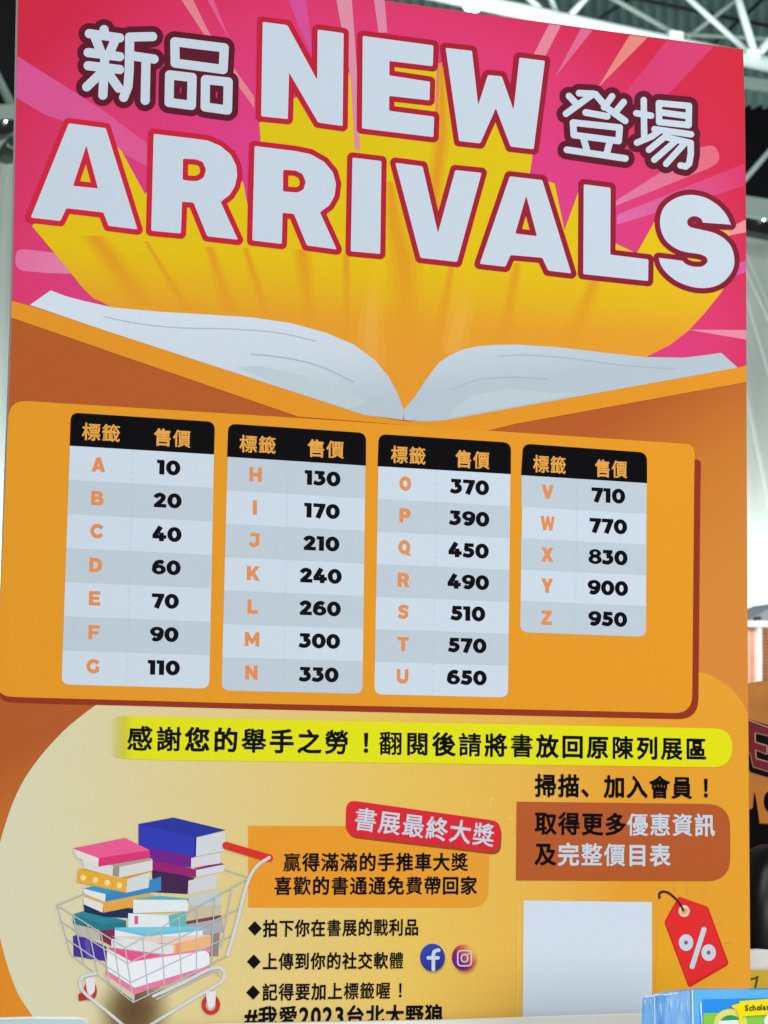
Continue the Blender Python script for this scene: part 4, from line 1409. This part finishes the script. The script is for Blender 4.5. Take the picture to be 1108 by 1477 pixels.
fsheet('picture', q7([(395, 460), (1900, 430), (1900, 1900), (412, 1900)]), .0006, ink((44, 142, 232)))
fsheet('picture', q7([(405, 608), (1900, 590), (1900, 1900), (412, 1900)]), .0012, ink((132, 200, 72)))
fsheet('yellow_ring', [p for p in ell(1053, 1476, 24, 21)], .0018, ink((224, 216, 112)))
fsheet('picture', [p for p in ell(1053, 1478, 16, 14)], .0024, ink((46, 150, 92)))
fsheet('picture', q7([(560, 690), (780, 680), (790, 900), (560, 900)]), .0030, ink((224, 232, 228)))
fsheet('picture', [p for p in ell(1111, 1473, 10, 11)], .0024, ink((228, 234, 226)))
strip = fsheet('yellow_strip', q7([(700, 525), (790, 500), (780, 478), (1500, 420), (1500, 590), (1300, 610), (830, 640), (815, 660), (835, 1000), (790, 1000), (780, 640), (750, 570), (712, 545)]), .0036, ink((238, 222, 26)))
# lettering on the strip
o0 = q7([(845, 555)])[0]
cap = 9.2
x = o0[0]
for ch, adv in zip('Scholastic', (5.9, 5.0, 5.8, 5.8, 2.9, 5.6, 5, 4, 3, 5)):
    gv, gf = grown_glyph(ch, .035)
    g = np.asarray(gv)
    g0 = g[:, 0].min()
    pts = [(x + (a - g0) * 10.2, o0[1] + 3.6 - (x - o0[0] + (a - g0) * 10.2) * .055 - b * 11.4) for a, b in g]
    fsheet('lettering', pts, .0044, ink((66, 70, 20)), strip, [tuple(q) for q in gf])
    x += adv
# highlights on the clear wrap's folds, modelled as near-white tubes
film = solid('film_highlight_white', (232, 242, 250), .15, .8, amount=.02)
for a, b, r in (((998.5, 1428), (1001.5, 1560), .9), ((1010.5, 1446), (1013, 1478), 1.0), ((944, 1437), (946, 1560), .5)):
    tube('fold_highlight', at(*a, YQ - .004), at(*b, YQ - .004), r * pxm(YQ), film, pk_, 8)
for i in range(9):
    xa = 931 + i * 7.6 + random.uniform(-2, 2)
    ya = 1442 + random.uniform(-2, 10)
    tube('fold_highlight', at(xa, ya, YQ + .012 - .0016 * i), at(xa + random.uniform(-2, 2), ya + random.uniform(8, 26), YQ + .012 - .0016 * i), random.uniform(.25, .6) * pxm(YQ), film, pk_, 6)
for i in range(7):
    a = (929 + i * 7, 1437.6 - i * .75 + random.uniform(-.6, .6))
    tube('fold_highlight', at(*a, YQ + .008), at(a[0] + 8, a[1] - .9 + random.uniform(-.5, .5), YQ + .008), random.uniform(.5, .9) * pxm(YQ), film, pk_, 8)

# cyan wrapped book, lower left
YC = -.8
cb_ = empty('cyan_book', at(50, 1600, YC), 'cyan book in clear wrap peeking into the lower left corner', 'book')
prism('cover', [(-40, 1472), (60, 1473), (124, 1474), (128, 1478), (130, 1600), (-40, 1600)], YC, .03, solid('cyan_cover', (84, 196, 206), .3, .5), cb_)
fm = bpy.data.materials.new('clear_film')
fm.use_nodes = True
fb = fm.node_tree.nodes['Principled BSDF']
fb.inputs['Base Color'].default_value = (.8, .92, .92, 1)
fb.inputs['Alpha'].default_value = .35
fb.inputs['Roughness'].default_value = .2
prism('wrap', [(-40, 1470), (45, 1467), (110, 1467.5), (127, 1471), (131, 1600), (-40, 1600)], YC - .004, .002, fm, cb_)
prism('wrap_glare', [(-40, 1469.2), (45, 1466.6), (110, 1467), (124, 1469.2), (124, 1470.4), (45, 1469), (-40, 1471.5)], YC - .006, .0012, film, cb_)  # opaque pale strip painting the glare along the wrap's top edge

# the table they all stand on (below the frame) and the hall floor
zt = at(1040, 1640, YQ).z
tb_ = empty('display_table', (0.2, -.55, 0), 'white display table carrying the books below the board', 'table')
wt = solid('white_table_top', (214, 214, 210), .5, .4)
v, f = boxv((0.2, -.55, min(zt, at(50, 1600, YC).z) - .02), (2.2, .9, .03))
link('table_top', v, f, wt, tb_)
for sx in (-1, 1):
    for sy in (-1, 1):
        v, f = boxv((0.2 + sx * 1.0, -.55 + sy * .38, (zt - .035) / 2), (.05, .05, zt - .04))
        link('leg', v, f, wt, tb_)
fl_ = link('floor', [(-40, -12, 0), (60, -12, 0), (60, 45, 0), (-40, 45, 0)], [(0, 1, 2, 3)], solid('grey_hall_floor', (130, 130, 128), .4, .4, scale=1.0))
fl_['kind'] = 'structure'
